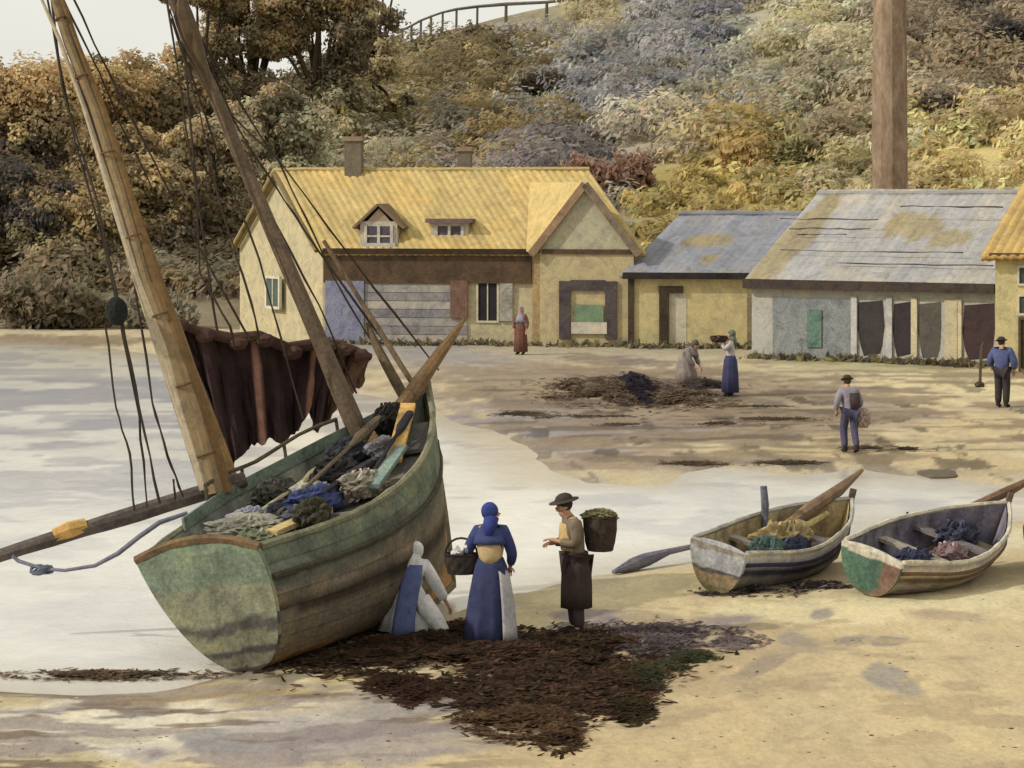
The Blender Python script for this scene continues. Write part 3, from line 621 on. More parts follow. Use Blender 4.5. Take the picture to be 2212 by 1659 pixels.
for k, (x0, x1, vy) in enumerate(((1700, 1900, 480), (1715, 1880, 500), (1730, 1830, 512), (1690, 2050, 545), (1800, 2100, 570), (1950, 2150, 452))):   # lapped board edges on the roof
    f = (W(0, vy, oC.y+2).z-zeC)/(zrC-zeC); a = Cc_.fp(tC(x0)+.1*f*0, 0)+wC*.5*f; bb = Cc_.fp(tC(x1), 0)+wC*.5*f
    off = Vector((-wC.x*.5*f, 0, 0)); n_ = Vector((0, -.75, .66))
    b = MB((88, 78, 72)); z_ = zeC+(zrC-zeC)*f-Cc_.org.z
    b.tube([up(a+(bb-a)*j/8+off, z_)+n_*.17+Z*random.uniform(-.02, .02) for j in range(9)], [random.uniform(.008, .028) for j in range(9)], 5, .3); b.build('board_edge', wood, Cc_.root)
# moss on the roof is part of the wash; thatched cottage at the right edge
oD = gpt(2150, 802); uD = Vector((9, -1.6, 0)); wD = Vector((4.0, 7.0, 0))
zeD = W(0, 548, oD.y).z; zrD = W(0, 385, oD.y+3.5).z
D_ = House('thatched_cottage', 'cream cottage with yellow thatched roof, cut by the right edge', 'cottage', oD, uD, wD, zeD, zrD, (212, 196, 132), (206, 170, 92), overhang=.35)
def tD(vx): return ((vx*VS-512)*oD.y/F-oD.x)/uD.x
def zD(vy): return W(0, vy, oD.y).z
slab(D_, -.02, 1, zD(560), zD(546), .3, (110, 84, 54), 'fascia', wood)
for a_, b_ in ((578, 612), (640, 676)): D_.front(tD(2200), tD(2230), zD(b_), zD(a_), 'window', (84, 88, 84), (214, 206, 176), 1)
D_.front(tD(2203), tD(2240), zD(805), zD(690), 'door', (74, 66, 44), (96, 84, 60))
# tall chimney stack
dch = 104.0; cx = (1922*VS-512)*dch/F; bz = gz(cx, dch)
st = empty('factory_chimney', (cx, dch, bz), 'tall tapering brick chimney stack rising out of the frame behind the long shed', 'chimney')
m = MB((196, 152, 116)); r0 = 36*VS*dch/F*1.10
hts = [-.5, 1.5, 1.5, 4, 8, 12, 16, 20, 23]; rr = [r0*1.15, r0*1.13, r0*1.02, r0, r0*.96, r0*.92, r0*.88, r0*.84, r0*.82]
m.loft([[Vector((math.cos(2*math.pi*(k+.5)/10)*r, math.sin(2*math.pi*(k+.5)/10)*r, h)) for k in range(10)] for h, r in zip(hts, rr)])
m.build('stack', pmat('brick_wash', [(124, 100, 78), (150, 124, 98), (178, 152, 124)], scale=1.1, stretch=(1, 1, .5), grain=.3, gscale=6, bump=.5), st)
m = MB((160, 128, 100)); m.loft([[Vector((math.cos(2*math.pi*k/10)*r, math.sin(2*math.pi*k/10)*r, h)) for k in range(10)] for h, r in ((22.6, r0*.86), (22.7, r0*.98), (23.3, r0*.98))]); m.build('cap', vcol, st)

# ------------------------------------------------------------------ boats
class Boat:
    def __init__(s, name, label, group, stern, bow, L, heel, hb, keel, sheer, cols, incol, zoff=0, pitch=0, bowrake=.25, strakes=9, port_up=0, lean=0):
        d = bow-stern; yaw = math.atan2(d.y, d.x); s.L, s.hb, s.keel, s.sheer, s.br, s.pu, s.lean = L, hb, keel, sheer, bowrake, port_up, lean
        s.M = Matrix.Translation(stern+Vector((0, 0, zoff))) @ Matrix.Rotation(yaw, 4, 'Z') @ Matrix.Rotation(-pitch, 4, 'Y') @ Matrix.Rotation(heel, 4, 'X')
        s.root = empty(name, None, label, 'boat', group, M=s.M); s.I = s.M.inverted()
        s.ns = strakes
        n = 30; m = MB(); ts = [i/n for i in range(n+1)]
        for side in (1, -1):
            for j in range(strakes):
                vs = []; cc = []
                for t in ts:
                    for a, off in ((j/strakes-.012*(j > 0), .016), ((j+.5)/strakes, .010), ((j+1)/strakes, .002)):
                        p = s.pt(t, a, side, off); vs.append(p)
                        aj = min(.999, max(0, a-.3/strakes+(float(fbm(np.array(t*9.), np.array(a*5.), 5+side))-.5)*.16)); aj = aj if abs(aj*strakes-j-.5) < 1.6 else a-.01; c = np.array(alb(cols(max(0, int(aj*strakes)), t, a), 1.08)); w = fbm(np.array(t*7+j*1.1), np.array(a*6.), 11+side); c = c*(.50+.86*float(w)); cc.append(list(c))
                fs = []
                for i in range(n):
                    for q in (0, 1): fs.append((i*3+q, i*3+q+1, i*3+4+q, i*3+3+q))
                m.add(vs, fs, cc)
        ic = np.array(alb(incol, .9))                                      # the inside of the planking, with ribs showing as wash
        for side in (1, -1):
            vs = []; cc = []
            for i, t in enumerate(ts):
                for k in range(9):
                    vs.append(s.pt(min(t, .985), k/8, side, -.055)); cc.append(list(ic*(.7 if i % 3 == 0 else 1.1)*random.uniform(.85, 1.15)))
            m.add(vs, [(i*9+k, i*9+k+1, i*9+10+k, i*9+9+k) for i in range(n) for k in range(8)], cc)
        m.build('hull', wood, s.root)
    def pt(s, t, a, side, off=0):
        g = a*math.pi/2; k = s.keel(t); h = s.sheer(t)+(s.pu*math.sin(math.pi*min(1, t*1.1)) if side > 0 else 0); b = s.hb(t)
        y = (b*math.sin(g)**.72); z = k+(h-k)*(1-math.cos(g))**.82
        f = (z-k)/(h-k+1e-6)
        return Vector((t*s.L+s.br*f*max(0, t-.6)/.4-.10*f*max(0, .12-t)/.12, side*(max(.015, y)+off)+s.lean*z*(1-t), z))
    def part(s, mb, name, m=wood, parent=None, label=None):
        o = mb.build(name, m, parent or s.root)
        if label: o['label'] = label
        return o
    def transom(s, cols, th=.07, crest=.06, corner=None):
        m = MB(); N_ = 12; s.crest = crest
        for j in range(N_):
            a0, a1 = j/N_, (j+1)/N_
            for x in (0,):
                l0, l1, r0, r1 = s.pt(0, a0, 1, .02), s.pt(0, a1, 1, .02), s.pt(0, a0, -1, .02), s.pt(0, a1, -1, .02)
                m.col(cols(j/N_), .95); q = [l0, l1, r1, r0]; 
                if j == N_-1:
                    q = [l0, l1]+[l1.lerp(r1, u)+Vector((0, 0, 4*crest*u*(1-u))) for u in (.15, .3, .5, .7, .85)]+[r1, r0]
                m.prism([p+Vector((-.01, 0, 0)) for p in q], (-th, 0, 0))
        NR, NC = 30, 12; vs = []; cc = []
        for j in range(NR+1):
            a = j/NR; l0, r0 = s.pt(0, a, 1, .018), s.pt(0, a, -1, .018)
            for i in range(NC+1):
                vs.append(l0.lerp(r0, i/NC)+Vector((-th-.016, 0, 0))); w = float(fbm(np.array(i*.35), np.array(j*.3), 29)); w2 = float(fbm(np.array(i*.5+9), np.array(j*.22), 33))
                cc.append(list(np.array(alb((corner if corner and i/NC+(w-.5)*.3 > .72 and a < .93 else cols(max(0, min(.999, a+.02*math.sin(i*.5)+(w-.5)*.10)))), .98))*(.62+.72*w2)))
        m.add(vs, [(j*(NC+1)+i, j*(NC+1)+i+1, (j+1)*(NC+1)+i+1, (j+1)*(NC+1)+i) for j in range(NR) for i in range(NC)], cc)
        return s.part(m, 'transom')
    def gunwale(s, c, r=.045, lo=1.0, name='gunwale', off=.0, t1=1.0):
        m = MB(c)
        for side in (1, -1): m.tube([s.pt(t1*i/24, lo, side, off)+Vector((0, 0, .01)) for i in range(25)], [r*random.uniform(.85, 1.15) for _ in range(25)], 6, .1)
        return s.part(m, name)
    def stem(s, c, r=.07):
        m = MB(c); pts = [s.pt(1, a, 1)*1 for a in (0, .15, .3, .5, .75, 1)]; pts = [Vector((p.x+.02, p.y-.015, p.z)) for p in pts]; pts.append(pts[-1]+Vector((.02, 0, .16)))
        m.tube([Vector((.0, 0, s.keel(0)-.04)), Vector((s.L*.5, 0, s.keel(.5)-.04)), Vector((s.L*.9, 0, s.keel(.9)-.03))]+pts, r, 6, .1); return s.part(m, 'stem_and_keel')
    def deck(s, c, drop, t0=.02, t1=.93, name='deck', h=.04):
        m = MB(c); n = 16; vs = []
        for i in range(n+1):
            t = t0+(t1-t0)*i/n; z = s.sheer(t)-drop; b = s.hb(t)*.90*((1-min(.6, drop*.35)))
            sh = s.lean*z*(1-t); vs += [Vector((t*s.L, b+sh, z)), Vector((t*s.L, -b+sh, z))]
        m.add(vs+[v-Vector((0, 0, h)) for v in vs], [(2*i, 2*i+1, 2*i+3, 2*i+2) for i in range(n)]); return s.part(m, name)
    def thwart(s, t, c, drop=.12, w=.13):
        m = MB(c); b = s.hb(t)*.93; z = s.sheer(t)-drop; m.box((t*s.L, s.lean*z*(1-t), z), (w, b, .025)); return s.part(m, 'thwart')
    def l(s, vx, vy, d): return s.I @ W(vx, vy, d)
def interp(ps):
    xs, ys_ = [p[0] for p in ps], [p[1] for p in ps]
    def f(t):                                # smooth interpolation
        i = max(0, min(len(xs)-2, sum(1 for x in xs[1:-1] if t > x)))
        u = max(0, min(1, (t-xs[i])/(xs[i+1]-xs[i]))); 
        m = lambda k: (ys_[min(k+1, len(xs)-1)]-ys_[max(k-1, 0)])/(xs[min(k+1, len(xs)-1)]-xs[max(k-1, 0)])
        h = xs[i+1]-xs[i]
        return (2*u**3-3*u*u+1)*ys_[i]+(u**3-2*u*u+u)*h*m(i)+(-2*u**3+3*u*u)*ys_[i+1]+(u**3-u*u)*h*m(i+1)
    return f
st_, bw_ = GV(545, 1448), GV(978, 1305)
def bcol(j, t, a):
    if j <= 1: return (164, 120, 64) if t > .72 or t < .25 else (128, 110, 80)
    if j == 2: return (126, 108, 80) if t < .8 else (160, 120, 68)
    if j in (3, 4): return (124, 110, 88) if t < .85 else (150, 124, 84)
    if j == 5: return (72, 60, 48)
    if j == 6: return (128, 114, 92)
    if j == 7: return (100, 102, 86)
    return (112, 120, 98) if t < .8 else (120, 130, 106)
BB = Boat('fishing_boat', 'large weathered green and brown two-masted fishing boat hauled up on the shore', None, st_, bw_, (bw_-st_).length, R(-9),
          interp([(0, .80), (.2, 1.0), (.45, 1.08), (.7, .88), (.88, .46), (1, .03)]), interp([(0, 0), (.5, 0), (.85, .03), (1, .16)]), interp([(0, 1.42), (.3, 1.55), (.6, 1.88), (.85, 2.4), (1, 2.82)]), bcol, (124, 128, 116), zoff=.0, port_up=.22, bowrake=.12, strakes=10, lean=.30)
BB.transom(lambda v: (70, 64, 56) if v < .12 else (112, 106, 84) if v < .28 else (76, 74, 68) if v < .34 else (126, 124, 96) if v < .46 else (88, 86, 78) if v < .55 else (130, 132, 106) if v < .78 else (116, 130, 108), crest=.17)
l1, r1 = BB.pt(0, 1, 1, .03), BB.pt(0, 1, -1, .03); m = MB((122, 98, 68)); m.tube([l1.lerp(r1, u/10)+Vector((-.05, 0, 4*.17*u/10*(1-u/10)+.01)) for u in range(11)], .06, 6, .12); BB.part(m, 'transom_rail')
BB.gunwale((132, 130, 104), .05); BB.gunwale((84, 76, 58), .04, .80, 'rubbing_strake', .02); BB.stem((120, 110, 82), .075)
BB.deck((120, 116, 108), .18)
for t, c in ((.2, (120, 112, 96)), (.42, (134, 132, 120)), (.6, (150, 142, 122)), (.78, (110, 104, 92))): BB.thwart(t, c, .14, .11)
m = MB((118, 132, 116)); m.add([BB.pt(t/20, 1, 1, -.05)+Vector((0, 0, dz)) for t in range(4, 19) for dz in (.0, .16)], [(2*i, 2*i+1, 2*i+3, 2*i+2) for i in range(14)]); 
o = BB.part(m, 'wash_board'); sd = o.modifiers.new('s', 'SOLIDIFY'); sd.thickness = .03
m = MB((92, 80, 60)); m.tube([BB.pt(t/20, 1, 1, .02)+Vector((0, 0, .30+.03*math.sin(t))) for t in range(7, 17)], .028, 6, .15)
for t in (7, 10, 13, 16): m.tube([BB.pt(t/20, 1, 1, .02), BB.pt(t/20, 1, 1, .02)+Vector((0, 0, .31))], .024, 6)
BB.part(m, 'hand_rail')
# masts
def spar(pts, rads, c, name='mast', n=10, lab=None, parent=None):
    m = MB(c); m.tube([BB.I @ p for p in pts], rads, n, .07); return BB.part(m, name, wood, parent, lab)
def dense(a, b, n, jit=.012): return [a+(b-a)*i/n+Vector((random.uniform(-jit, jit), 0, 0)) for i in range(n+1)]
m1b, m1t = W(512, 1075, 33.6), W(58, -170, 34.6)
fm = spar(dense(m1b, m1t, 14), [.095-.045*i/14 for i in range(15)], (150, 116, 66), 'mast', lab='ochre mast with a sail furled against it')
pts = [W(468, 1060, 33.3), W(420, 900, 33.3), W(375, 760, 33.3), W(318, 600, 33.4), W(262, 420, 33.5), W(205, 240, 33.6), W(150, 90, 33.7), W(112, -10, 33.8), W(70, -120, 33.9)]
m = MB((214, 176, 116)); 
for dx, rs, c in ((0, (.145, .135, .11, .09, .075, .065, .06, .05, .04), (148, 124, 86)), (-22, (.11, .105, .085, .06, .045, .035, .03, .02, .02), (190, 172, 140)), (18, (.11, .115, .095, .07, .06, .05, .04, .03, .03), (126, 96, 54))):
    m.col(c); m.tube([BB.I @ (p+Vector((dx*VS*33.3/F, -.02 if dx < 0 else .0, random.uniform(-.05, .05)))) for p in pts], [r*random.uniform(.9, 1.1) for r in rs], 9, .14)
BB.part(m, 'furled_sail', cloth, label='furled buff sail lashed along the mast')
for k in range(7):
    m = MB((112, 84, 50)); p = pts[k]*.5+pts[k+1]*.5; ax = (pts[k+1]-pts[k]).normalized(); r = .20-.018*k
    a_ = ax.orthogonal().normalized(); b_ = ax.cross(a_)
    m.tube([BB.I @ (p+a_*math.cos(q*.698)*r*.8+b_*math.sin(q*.698)*r*.8) for q in range(10)], .014, 5); BB.part(m, 'lashing', cloth)
m2b, m2t = W(797, 985, 35.3), W(318, -130, 36.2)
spar(dense(m2b, m2t, 14), [.135-.07*i/14 for i in range(15)], (112, 94, 74), 'mast', lab='bare dark brown mast')
m = MB((98, 80, 56)); pA, pB = W(384, -10, 36.0), W(470, 240, 35.9)
m.tube([BB.I @ p for p in dense(pA, pB, 6, .05)], [.05, .13, .15, .13, .1, .07, .03], 8, .2); BB.part(m, 'furled_topsail', cloth)
# boom, bowsprit
b0, b1 = W(530, 1035, 33.6), W(-70, 1222, 32.6)
bm_ = spar(dense(b0, b1, 10), [.10, .11, .11, .11, .11, .105, .10, .10, .09, .08, .07], (104, 94, 88), 'boom')
p = b0*.36+b1*.64; dv = (b1-b0).normalized(); m = MB((206, 158, 72)); m.tube([BB.I @ (p-dv*.22+Vector((0, 0, .03))), BB.I @ (p+Vector((0, -.01, .05))), BB.I @ (p+dv*.2+Vector((0, 0, .03)))], [.10, .125, .10], 8, .1); BB.part(m, 'canvas_wrap', cloth, bm_)
spar(dense(W(800, 975, 35.2), W(1002, 690, 36.6), 8), [.11, .12, .13, .12, .11, .10, .08, .06, .03], (130, 102, 66), 'bowsprit')
spar(dense(W(880, 870, 36.2), W(790, 700, 36.6), 4), [.07, .075, .07, .06, .05], (110, 92, 68), 'crutch_pole')
spar(dense(W(905, 850, 36.3), W(700, 520, 36.8), 5), [.035, .04, .04, .035, .03, .03], (120, 100, 76), 'sweep_oar')
# dropped dark sail hung from a yard between the masts
tp = [(372, 690), (430, 712), (500, 728), (560, 722), (620, 748), (690, 738), (725, 742), (765, 754), (800, 768)]
lo_ = [(470, 905), (492, 985), (535, 965), (575, 930), (625, 935), (665, 880), (690, 915), (735, 850), (785, 806)]
m = MB((70, 46, 44)); rows = 12; vs = []; cc = []; NX = 64
for j in range(rows+1):
    for i in range(NX+1):
        u = i/NX*(len(tp)-1); k = min(int(u), len(tp)-2); f = u-k
        a = Vector((*tp[k], 0)).lerp(Vector((*tp[k+1], 0)), f); b = Vector((*lo_[k], 0)).lerp(Vector((*lo_[k+1], 0)), f); q = a.lerp(b, j/rows)
        fold = (float(fbm(np.array(i*.24), np.array(j*.10), 61))-.5)*.75+math.sin(i*.4+j*.12)*.07+.03*math.sin(i*1.3)
        rag = (46*max(0, float(vnoise(np.array(i*.31), np.array(.5), 3))-.25)+10*random.random())*(j/rows)**3
        p = W(q.x, q.y+rag, 35.2+fold*(.4+.6*j/rows)+i/NX*1.2); vs.append(BB.I @ p)
        w = float(fbm(np.array(i*.17), np.array(j*.12), 71)); c = np.array(alb((56, 39, 39) if i < NX*.78 else (104, 78, 56), .9))*(.3+1.3*w)
        if .60 < i/NX < .635 or .34 < i/NX < .36: c = np.array(alb((150, 106, 88), .9))
        cc.append(list(c))
m.add(vs, [(j*(NX+1)+i, j*(NX+1)+i+1, (j+1)*(NX+1)+i+1, (j+1)*(NX+1)+i) for j in range(rows) for i in range(NX)], cc)
o = BB.part(m, 'sail', cloth, None, 'dark maroon brown sail dropped in heavy folds'); sd = o.modifiers.new('s', 'SOLIDIFY'); sd.thickness = .03
yard = spar([W(x, y+4, 35.1+i/8*1.25) for i, (x, y) in enumerate(tp)], [.04, .07, .08, .08, .08, .08, .075, .07, .05], (84, 60, 48), 'yard')
m = MB((86, 60, 50)); 
for i in range(8):
    x, y = tp[i]; p = W(x+14, y+14, 35.1+i/8*1.25); m = MB((86, 60, 50)); m.ell(BB.I @ p, (.16, .14, .10), jit=.2, nu=8, nv=5); BB.part(m, 'sail_bunt', cloth)
# standing rigging
RIG = [((98, -20, 34.2), (160, 300, 33.8), (232, 560, 33.5), (300, 900, 33.1), (318, 1096, 33.0)), ((150, -20, 34.5), (260, 210, 34.6), (400, 480, 34.8), (540, 735, 35.0)), ((120, 30, 34.3), (250, 420, 34.0), (360, 640, 33.9), (436, 905, 33.7), (470, 1052, 33.5)),
       ((400, 30, 36.1), (560, 290, 36.3), (760, 560, 36.6), (948, 800, 36.9)), ((380, 0, 36.0), (520, 330, 36.0), (640, 620, 35.9), (742, 905, 35.6)), ((360, 0, 35.9), (400, 260, 35.5), (440, 520, 35.2), (470, 720, 35.1)), ((365, 20, 35.9), (470, 330, 35.6), (560, 560, 35.4), (655, 905, 35.2)),
       ((110, -20, 34.3), (135, 190, 33.9), (210, 440, 33.4), (262, 690, 33.1), (300, 880, 33.1), (345, 1088, 33.0)),
       ((128, -20, 34.4), (215, 160, 34.4), (262, 270, 34.4), (330, 410, 34.5)), ((150, 40, 34.2), (210, 250, 34.0), (270, 480, 33.8), (330, 870, 33.3), (362, 985, 33.2), (396, 1074, 33.1)),
       ((228, 700, 33.2), (250, 880, 33.0), (280, 980, 33.0), (290, 1103, 32.9)), ((376, 1035, 33.1), (379, 1080, 33.1)),
       ((370, 40, 35.9), (432, 250, 35.5), (470, 420, 35.3), (512, 560, 35.1), (552, 690, 35.0), (560, 742, 35.1)), ((395, 90, 35.9), (425, 400, 35.4), (430, 590, 35.2), (497, 705, 35.0), (505, 745, 35.1)),
       ((420, 60, 36.1), (500, 250, 36.2), (600, 345, 36.3), (660, 470, 36.4), (720, 600, 36.5), (858, 832, 36.5)), ((440, 150, 36.1), (545, 330, 36.3), (640, 470, 36.5), (700, 560, 36.6), (890, 820, 36.7)), ((395, 20, 36.0), (470, 200, 36.1), (560, 420, 36.0), (690, 660, 35.8), (770, 850, 35.6))]
for i, r in enumerate(RIG):
    m = MB((66, 56, 46)); P = [W(*q) for q in r]; Q = []
    for a, b in zip(P, P[1:]): Q += [a+(b-a)*k/4+Vector((random.uniform(-.01, .01), 0, 0)) for k in range(4)]
    m.tube([BB.I @ q for q in Q+[P[-1]]], [random.uniform(.011, .021) for _ in range(len(Q)+1)], 5); BB.part(m, 'rope_stay', cloth)
m = MB((44, 46, 44)); m.ell(BB.I @ W(252, 672, 33.1), (.16, .13, .19), jit=.12); BB.part(m, 'pulley_block')
m = MB((122, 122, 138)); Q = [W(404, 1108, 32.9), W(345, 1128, 32.7), (W(300, 1160, 32.5)), W(255, 1195, 32.4), W(205, 1222, 32.4), W(140, 1232, 32.4), W(90, 1228, 32.5), W(40, 1212, 32.6), W(26, 1200, 32.6)]
m.tube([BB.I @ q for q in Q], [.026, .034, .036, .03, .024, .022, .024, .028, .024], 7, .15); BB.part(m, 'hanging_rope', cloth)
m = MB((96, 104, 124)); q = W(92, 1226, 32.5)
for k in range(4): m.tube([BB.I @ (q+Vector((.10*math.cos(a*.7)+k*.03-.05, .06*math.sin(a*.7), -.03+.045*math.sin(a*.7+k)))) for a in range(10)], .022, 5)
BB.part(m, 'rope_coil', cloth)
# loose gear lying in the boat: each a thing of its own
def onb(t, y, dz=0): return BB.M @ Vector((t*BB.L, y+.3*BB.sheer(t)*(1-t), BB.sheer(t)-.05+dz))
def blobthing(name, p, r, c, label, cat, group=None, m_=cloth, jit=.16, rz=0):
    m = MB(c); sx = random.uniform(0, 50); NU, NV = 44, 22; vs = []; cc = []; base = np.array(alb(c))
    for a in range(NV+1):
        la = math.pi*(a+.05)/(NV+.1)-math.pi/2
        for b in range(NU):
            lo = 2*math.pi*b/NU; q = Vector((math.cos(la)*math.cos(lo), math.cos(la)*math.sin(lo), math.sin(la)))
            f1 = float(fbm(np.array(q.x*2.2+sx), np.array(q.y*2.2+q.z*3+sx), 3)); f2 = 1-abs(2*float(fbm(np.array(q.x*4+q.z*2+sx), np.array(q.y*5+sx), 9))-1)*2.2
            k = .62+.75*f1+.28*f2
            vs.append((q.x*r[0]*k, q.y*r[1]*k, max(-.02, r[2]*(.75+q.z*k)))); cc.append(list(base*(.55+.9*f1)*random.uniform(.9, 1.1)))
    m.add(vs, [(a*NU+b, a*NU+(b+1) % NU, (a+1)*NU+(b+1) % NU, (a+1)*NU+b) for a in range(NV) for b in range(NU)]+[tuple(range(NU)), tuple(range(NV*NU, NV*NU+NU))], cc)
    if name == 'net_pile':
        for k in range(16):
            a = random.uniform(0, 6.28); P_ = [Vector((math.cos(a+q*.25)*r[0]*(1.0-.12*q), math.sin(a+q*.25)*r[1]*(1.0-.12*q), r[2]*(.3+.42*q))) for q in range(5)]
            kf = random.uniform(.6, 1.5); m.col([x*kf for x in c]); m.tube(P_, random.uniform(.012, .022), 5, .2)
    o = m.build(name, m_); o.location = p; o.rotation_euler = (0, 0, rz); return tag(o, label, cat, group)
blobthing('cloth_bundle', onb(.42, -.10), (.46, .2, .16), (66, 78, 124), 'crumpled deep blue cloth bundle lying amidships in the big fishing boat', 'cloth', rz=1.1)
blobthing('net_pile', onb(.62, .15), (.42, .24, .16), (60, 56, 56), 'dark folded net heaped in front of the bare brown mast in the big boat', 'net', rz=1.1)
blobthing('net_pile', onb(.46, .55), (.5, .2, .2), (72, 70, 62), 'dark net piled along the far rail of the big boat below the brown sail', 'net', rz=1.2)
blobthing('tarpaulin', onb(.20, .1), (.55, .35, .15), (150, 146, 128), 'pale grey green tarpaulin crumpled over the stern of the big boat', 'tarpaulin', rz=.8)
blobthing('fish_basket', onb(.22, -.74, .05), (.2, .16, .17), (70, 66, 50), 'small dark basket perched on the near rail of the big boat', 'basket', rz=.8)
blobthing('net_pile', onb(.86, .1), (.3, .2, .2), (48, 44, 40), 'black net bundle in the bow under the bowsprit', 'net', rz=1.1)
blobthing('cloth_bundle', onb(.33, .45), (.36, .22, .13), (140, 138, 152), 'pale lilac cloth bundle in the big boat beside the furled buff sail', 'cloth', rz=1.1)
for t_, y_, r_, c_, nm, lab in ((.72, .3, (.36, .2, .2), (72, 74, 82), 'net_pile', 'blue-black net between the dark mast and the far rail of the big boat'), (.74, -.2, (.34, .18, .16), (128, 124, 128), 'cloth_bundle', 'grey cloth heaped under the yellow plank in the big boat'),
    (.54, -.45, (.4, .2, .16), (146, 136, 118), 'net_pile', 'tan net along the near side of the big boat'), (.50, .2, (.4, .22, .16), (168, 166, 150), 'cloth_bundle', 'cream cloth next to the deep blue bundle in the big boat'), (.30, -.35, (.4, .22, .15), (92, 92, 100), 'net_pile', 'slate grey net near the stern of the big boat, next to the small dark basket'),
    (.14, -.25, (.34, .26, .12), (120, 124, 96), 'net_pile', 'olive net just inside the transom of the big boat'), (.12, .42, (.34, .26, .12), (104, 112, 96), 'net_pile', 'grey green net in the far stern corner of the big boat'), (.36, .1, (.3, .2, .16), (58, 58, 66), 'net_pile', 'near-black net at the foot of the ochre mast')):
    blobthing(nm, onb(t_, y_, -.06), r_, c_, lab, 'net' if nm == 'net_pile' else 'cloth', 'nets and cloths heaped in the big boat', rz=1.1)
def plank(name, a, b, w, c, label, cat, group=None, th=.03):
    m = MB(c); d = (b-a); o_ = a; ax = d.normalized(); sd_ = ax.cross(Vector((0, 0, 1))).normalized(); upv = sd_.cross(ax)
    m.box(d/2, (d.length/2, w, th), ax=(ax, sd_, upv)); o = m.build(name, wood); o.location = a; return tag(o, label, cat, group)
for a_, b_, c_, lab in ((( .18, -.2, .12), (.62, -.35, .2), (62, 60, 64), 'blackish oar lying along the near side over the nets of the big boat'), ((.2, .3, .12), (.66, .35, .2), (204, 190, 150), 'cream oar lying along the far side over the nets of the big boat'), ((.3, .0, .16), (.82, .1, .3), (112, 98, 78), 'brown oar lying down the middle of the big boat'), ((.5, -.6, .12), (.84, -.3, .26), (54, 52, 56), 'dark oar beside the yellow plank in the big boat')):
    p0, p1 = onb(*a_), onb(*b_); m = MB(c_); d_ = p1-p0; m.tube([Vector((0, 0, 0)), d_*.3, d_*.7, d_*.8, d_], [.03, .028, .028, .07, .06], 7, .1); o = m.build('oar', wood); o.location = p0; tag(o, lab, 'oar', 'oars lying in the big boat')
plank('loose_plank', onb(.66, -.55, .10), onb(.88, -.16, .28), .10, (206, 164, 84), 'bright yellow plank lying inside the bow of the big boat', 'plank', 'planks in the big boat')
plank('loose_plank', onb(.5, -.72, .10), onb(.72, -.5, .14), .08, (128, 150, 140), 'teal green plank along the near rail of the big boat', 'plank', 'planks in the big boat')
plank('loose_plank', onb(.12, -.5, .10), onb(.34, -.55, .10), .09, (206, 176, 112), 'straw coloured plank across the stern of the big boat', 'plank', 'planks in the big boat')
plank('loose_plank', onb(.3, .2, .06), onb(.62, .42, .06), .09, (176, 172, 156), 'pale grey plank under the brown sail in the big boat', 'plank', 'planks in the big boat')
# rowing boats
def rowboat(stern, bow, label, hbm, h0, h1, heel, cols, tr, inn, gw, rail, pitch=0, zoff=.0, corner=None):
    L_ = (bow-stern).length
    b = Boat('rowing_boat', label, 'rowing boats on the sand', stern, bow, L_, heel, interp([(0, hbm*.62), (.3, hbm*.95), (.5, hbm), (.75, hbm*.75), (.9, hbm*.36), (1, .02)]), interp([(0, .05), (.3, 0), (.8, .02), (1, .14)]),
             interp([(0, h0), (.35, h0*.93), (.7, h0*1.12), (1, h1)]), cols, inn, bowrake=.2, strakes=7, pitch=pitch, zoff=zoff)
    b.transom(tr, .05, corner=corner); b.gunwale(gw, .035); b.gunwale(rail, .028, .80, 'rubbing_strake', .02); b.stem((112, 92, 72), .05)
    b.deck((140, 126, 104), .45, .03, .9, 'floor_boards', .03)
    for t, c in ((.12, (150, 148, 146)), (.38, (168, 158, 140)), (.64, (120, 112, 112))): b.thwart(t, c, .16, .11)
    return b
s1, b1_ = GV(1545, 1282), GV(1800, 1215)
R1 = rowboat(s1, b1_, 'left rowing boat with pale lilac sides, dark stem and a spar jutting out', .68, .72, .98, R(11),
   lambda j, t, a: (64, 70, 112) if t > .93 else (150, 128, 84) if j < 2 and t < .3 else (112, 106, 104) if j < 2 else (132, 128, 126) if j < 4 else (60, 60, 78) if j == 4 else (160, 160, 176) if j == 5 else (200, 194, 186),
   lambda v: (120, 112, 70) if v < .3 else (150, 128, 92) if v < .55 else (92, 90, 84) if v < .62 else (170, 172, 176) if v < .92 else (150, 138, 124), (166, 146, 104), (190, 182, 166), (56, 58, 80), zoff=-.03)
def rspar(b, pts, rads, c, name, lab=None):
    m = MB(c); m.tube([b.I @ p for p in pts], rads, 8, .1); return b.part(m, name, wood, None, lab)
rspar(R1, [W(1665, 1160, 37.4), W(1745, 1104, 38.1), W(1812, 1060, 38.8), W(1862, 1016, 39.4)], [.05, .10, .09, .03], (140, 112, 84), 'spar')
rspar(R1, [W(1652, 1175, 37.75), W(1653, 1090, 37.75), W(1650, 1050, 37.75)], [.04, .06, .05], (108, 112, 124), 'thole_post')
rspar(R1, [W(1690, 1165, 37.4), W(1785, 1110, 38.4)], [.06, .05], (206, 190, 120), 'oar')
s2, b2_ = GV(1872, 1285), GV(2130, 1222)
R2 = rowboat(s2, b2_, 'right rowing boat with a green stern, white banded side and open cluttered inside', .74, .66, .96, R(15),
   lambda j, t, a: (150, 130, 104) if j < 2 else (164, 154, 138) if j == 2 else (176, 166, 146) if j == 3 else (118, 98, 76) if j == 4 else (216, 204, 178) if j == 5 else (170, 164, 166),
   lambda v: (110, 112, 80) if v < .2 else (84, 116, 96) if v < .9 else (200, 192, 170), (112, 106, 118), (206, 196, 174), (120, 92, 70), zoff=-.03, corner=(134, 104, 84))
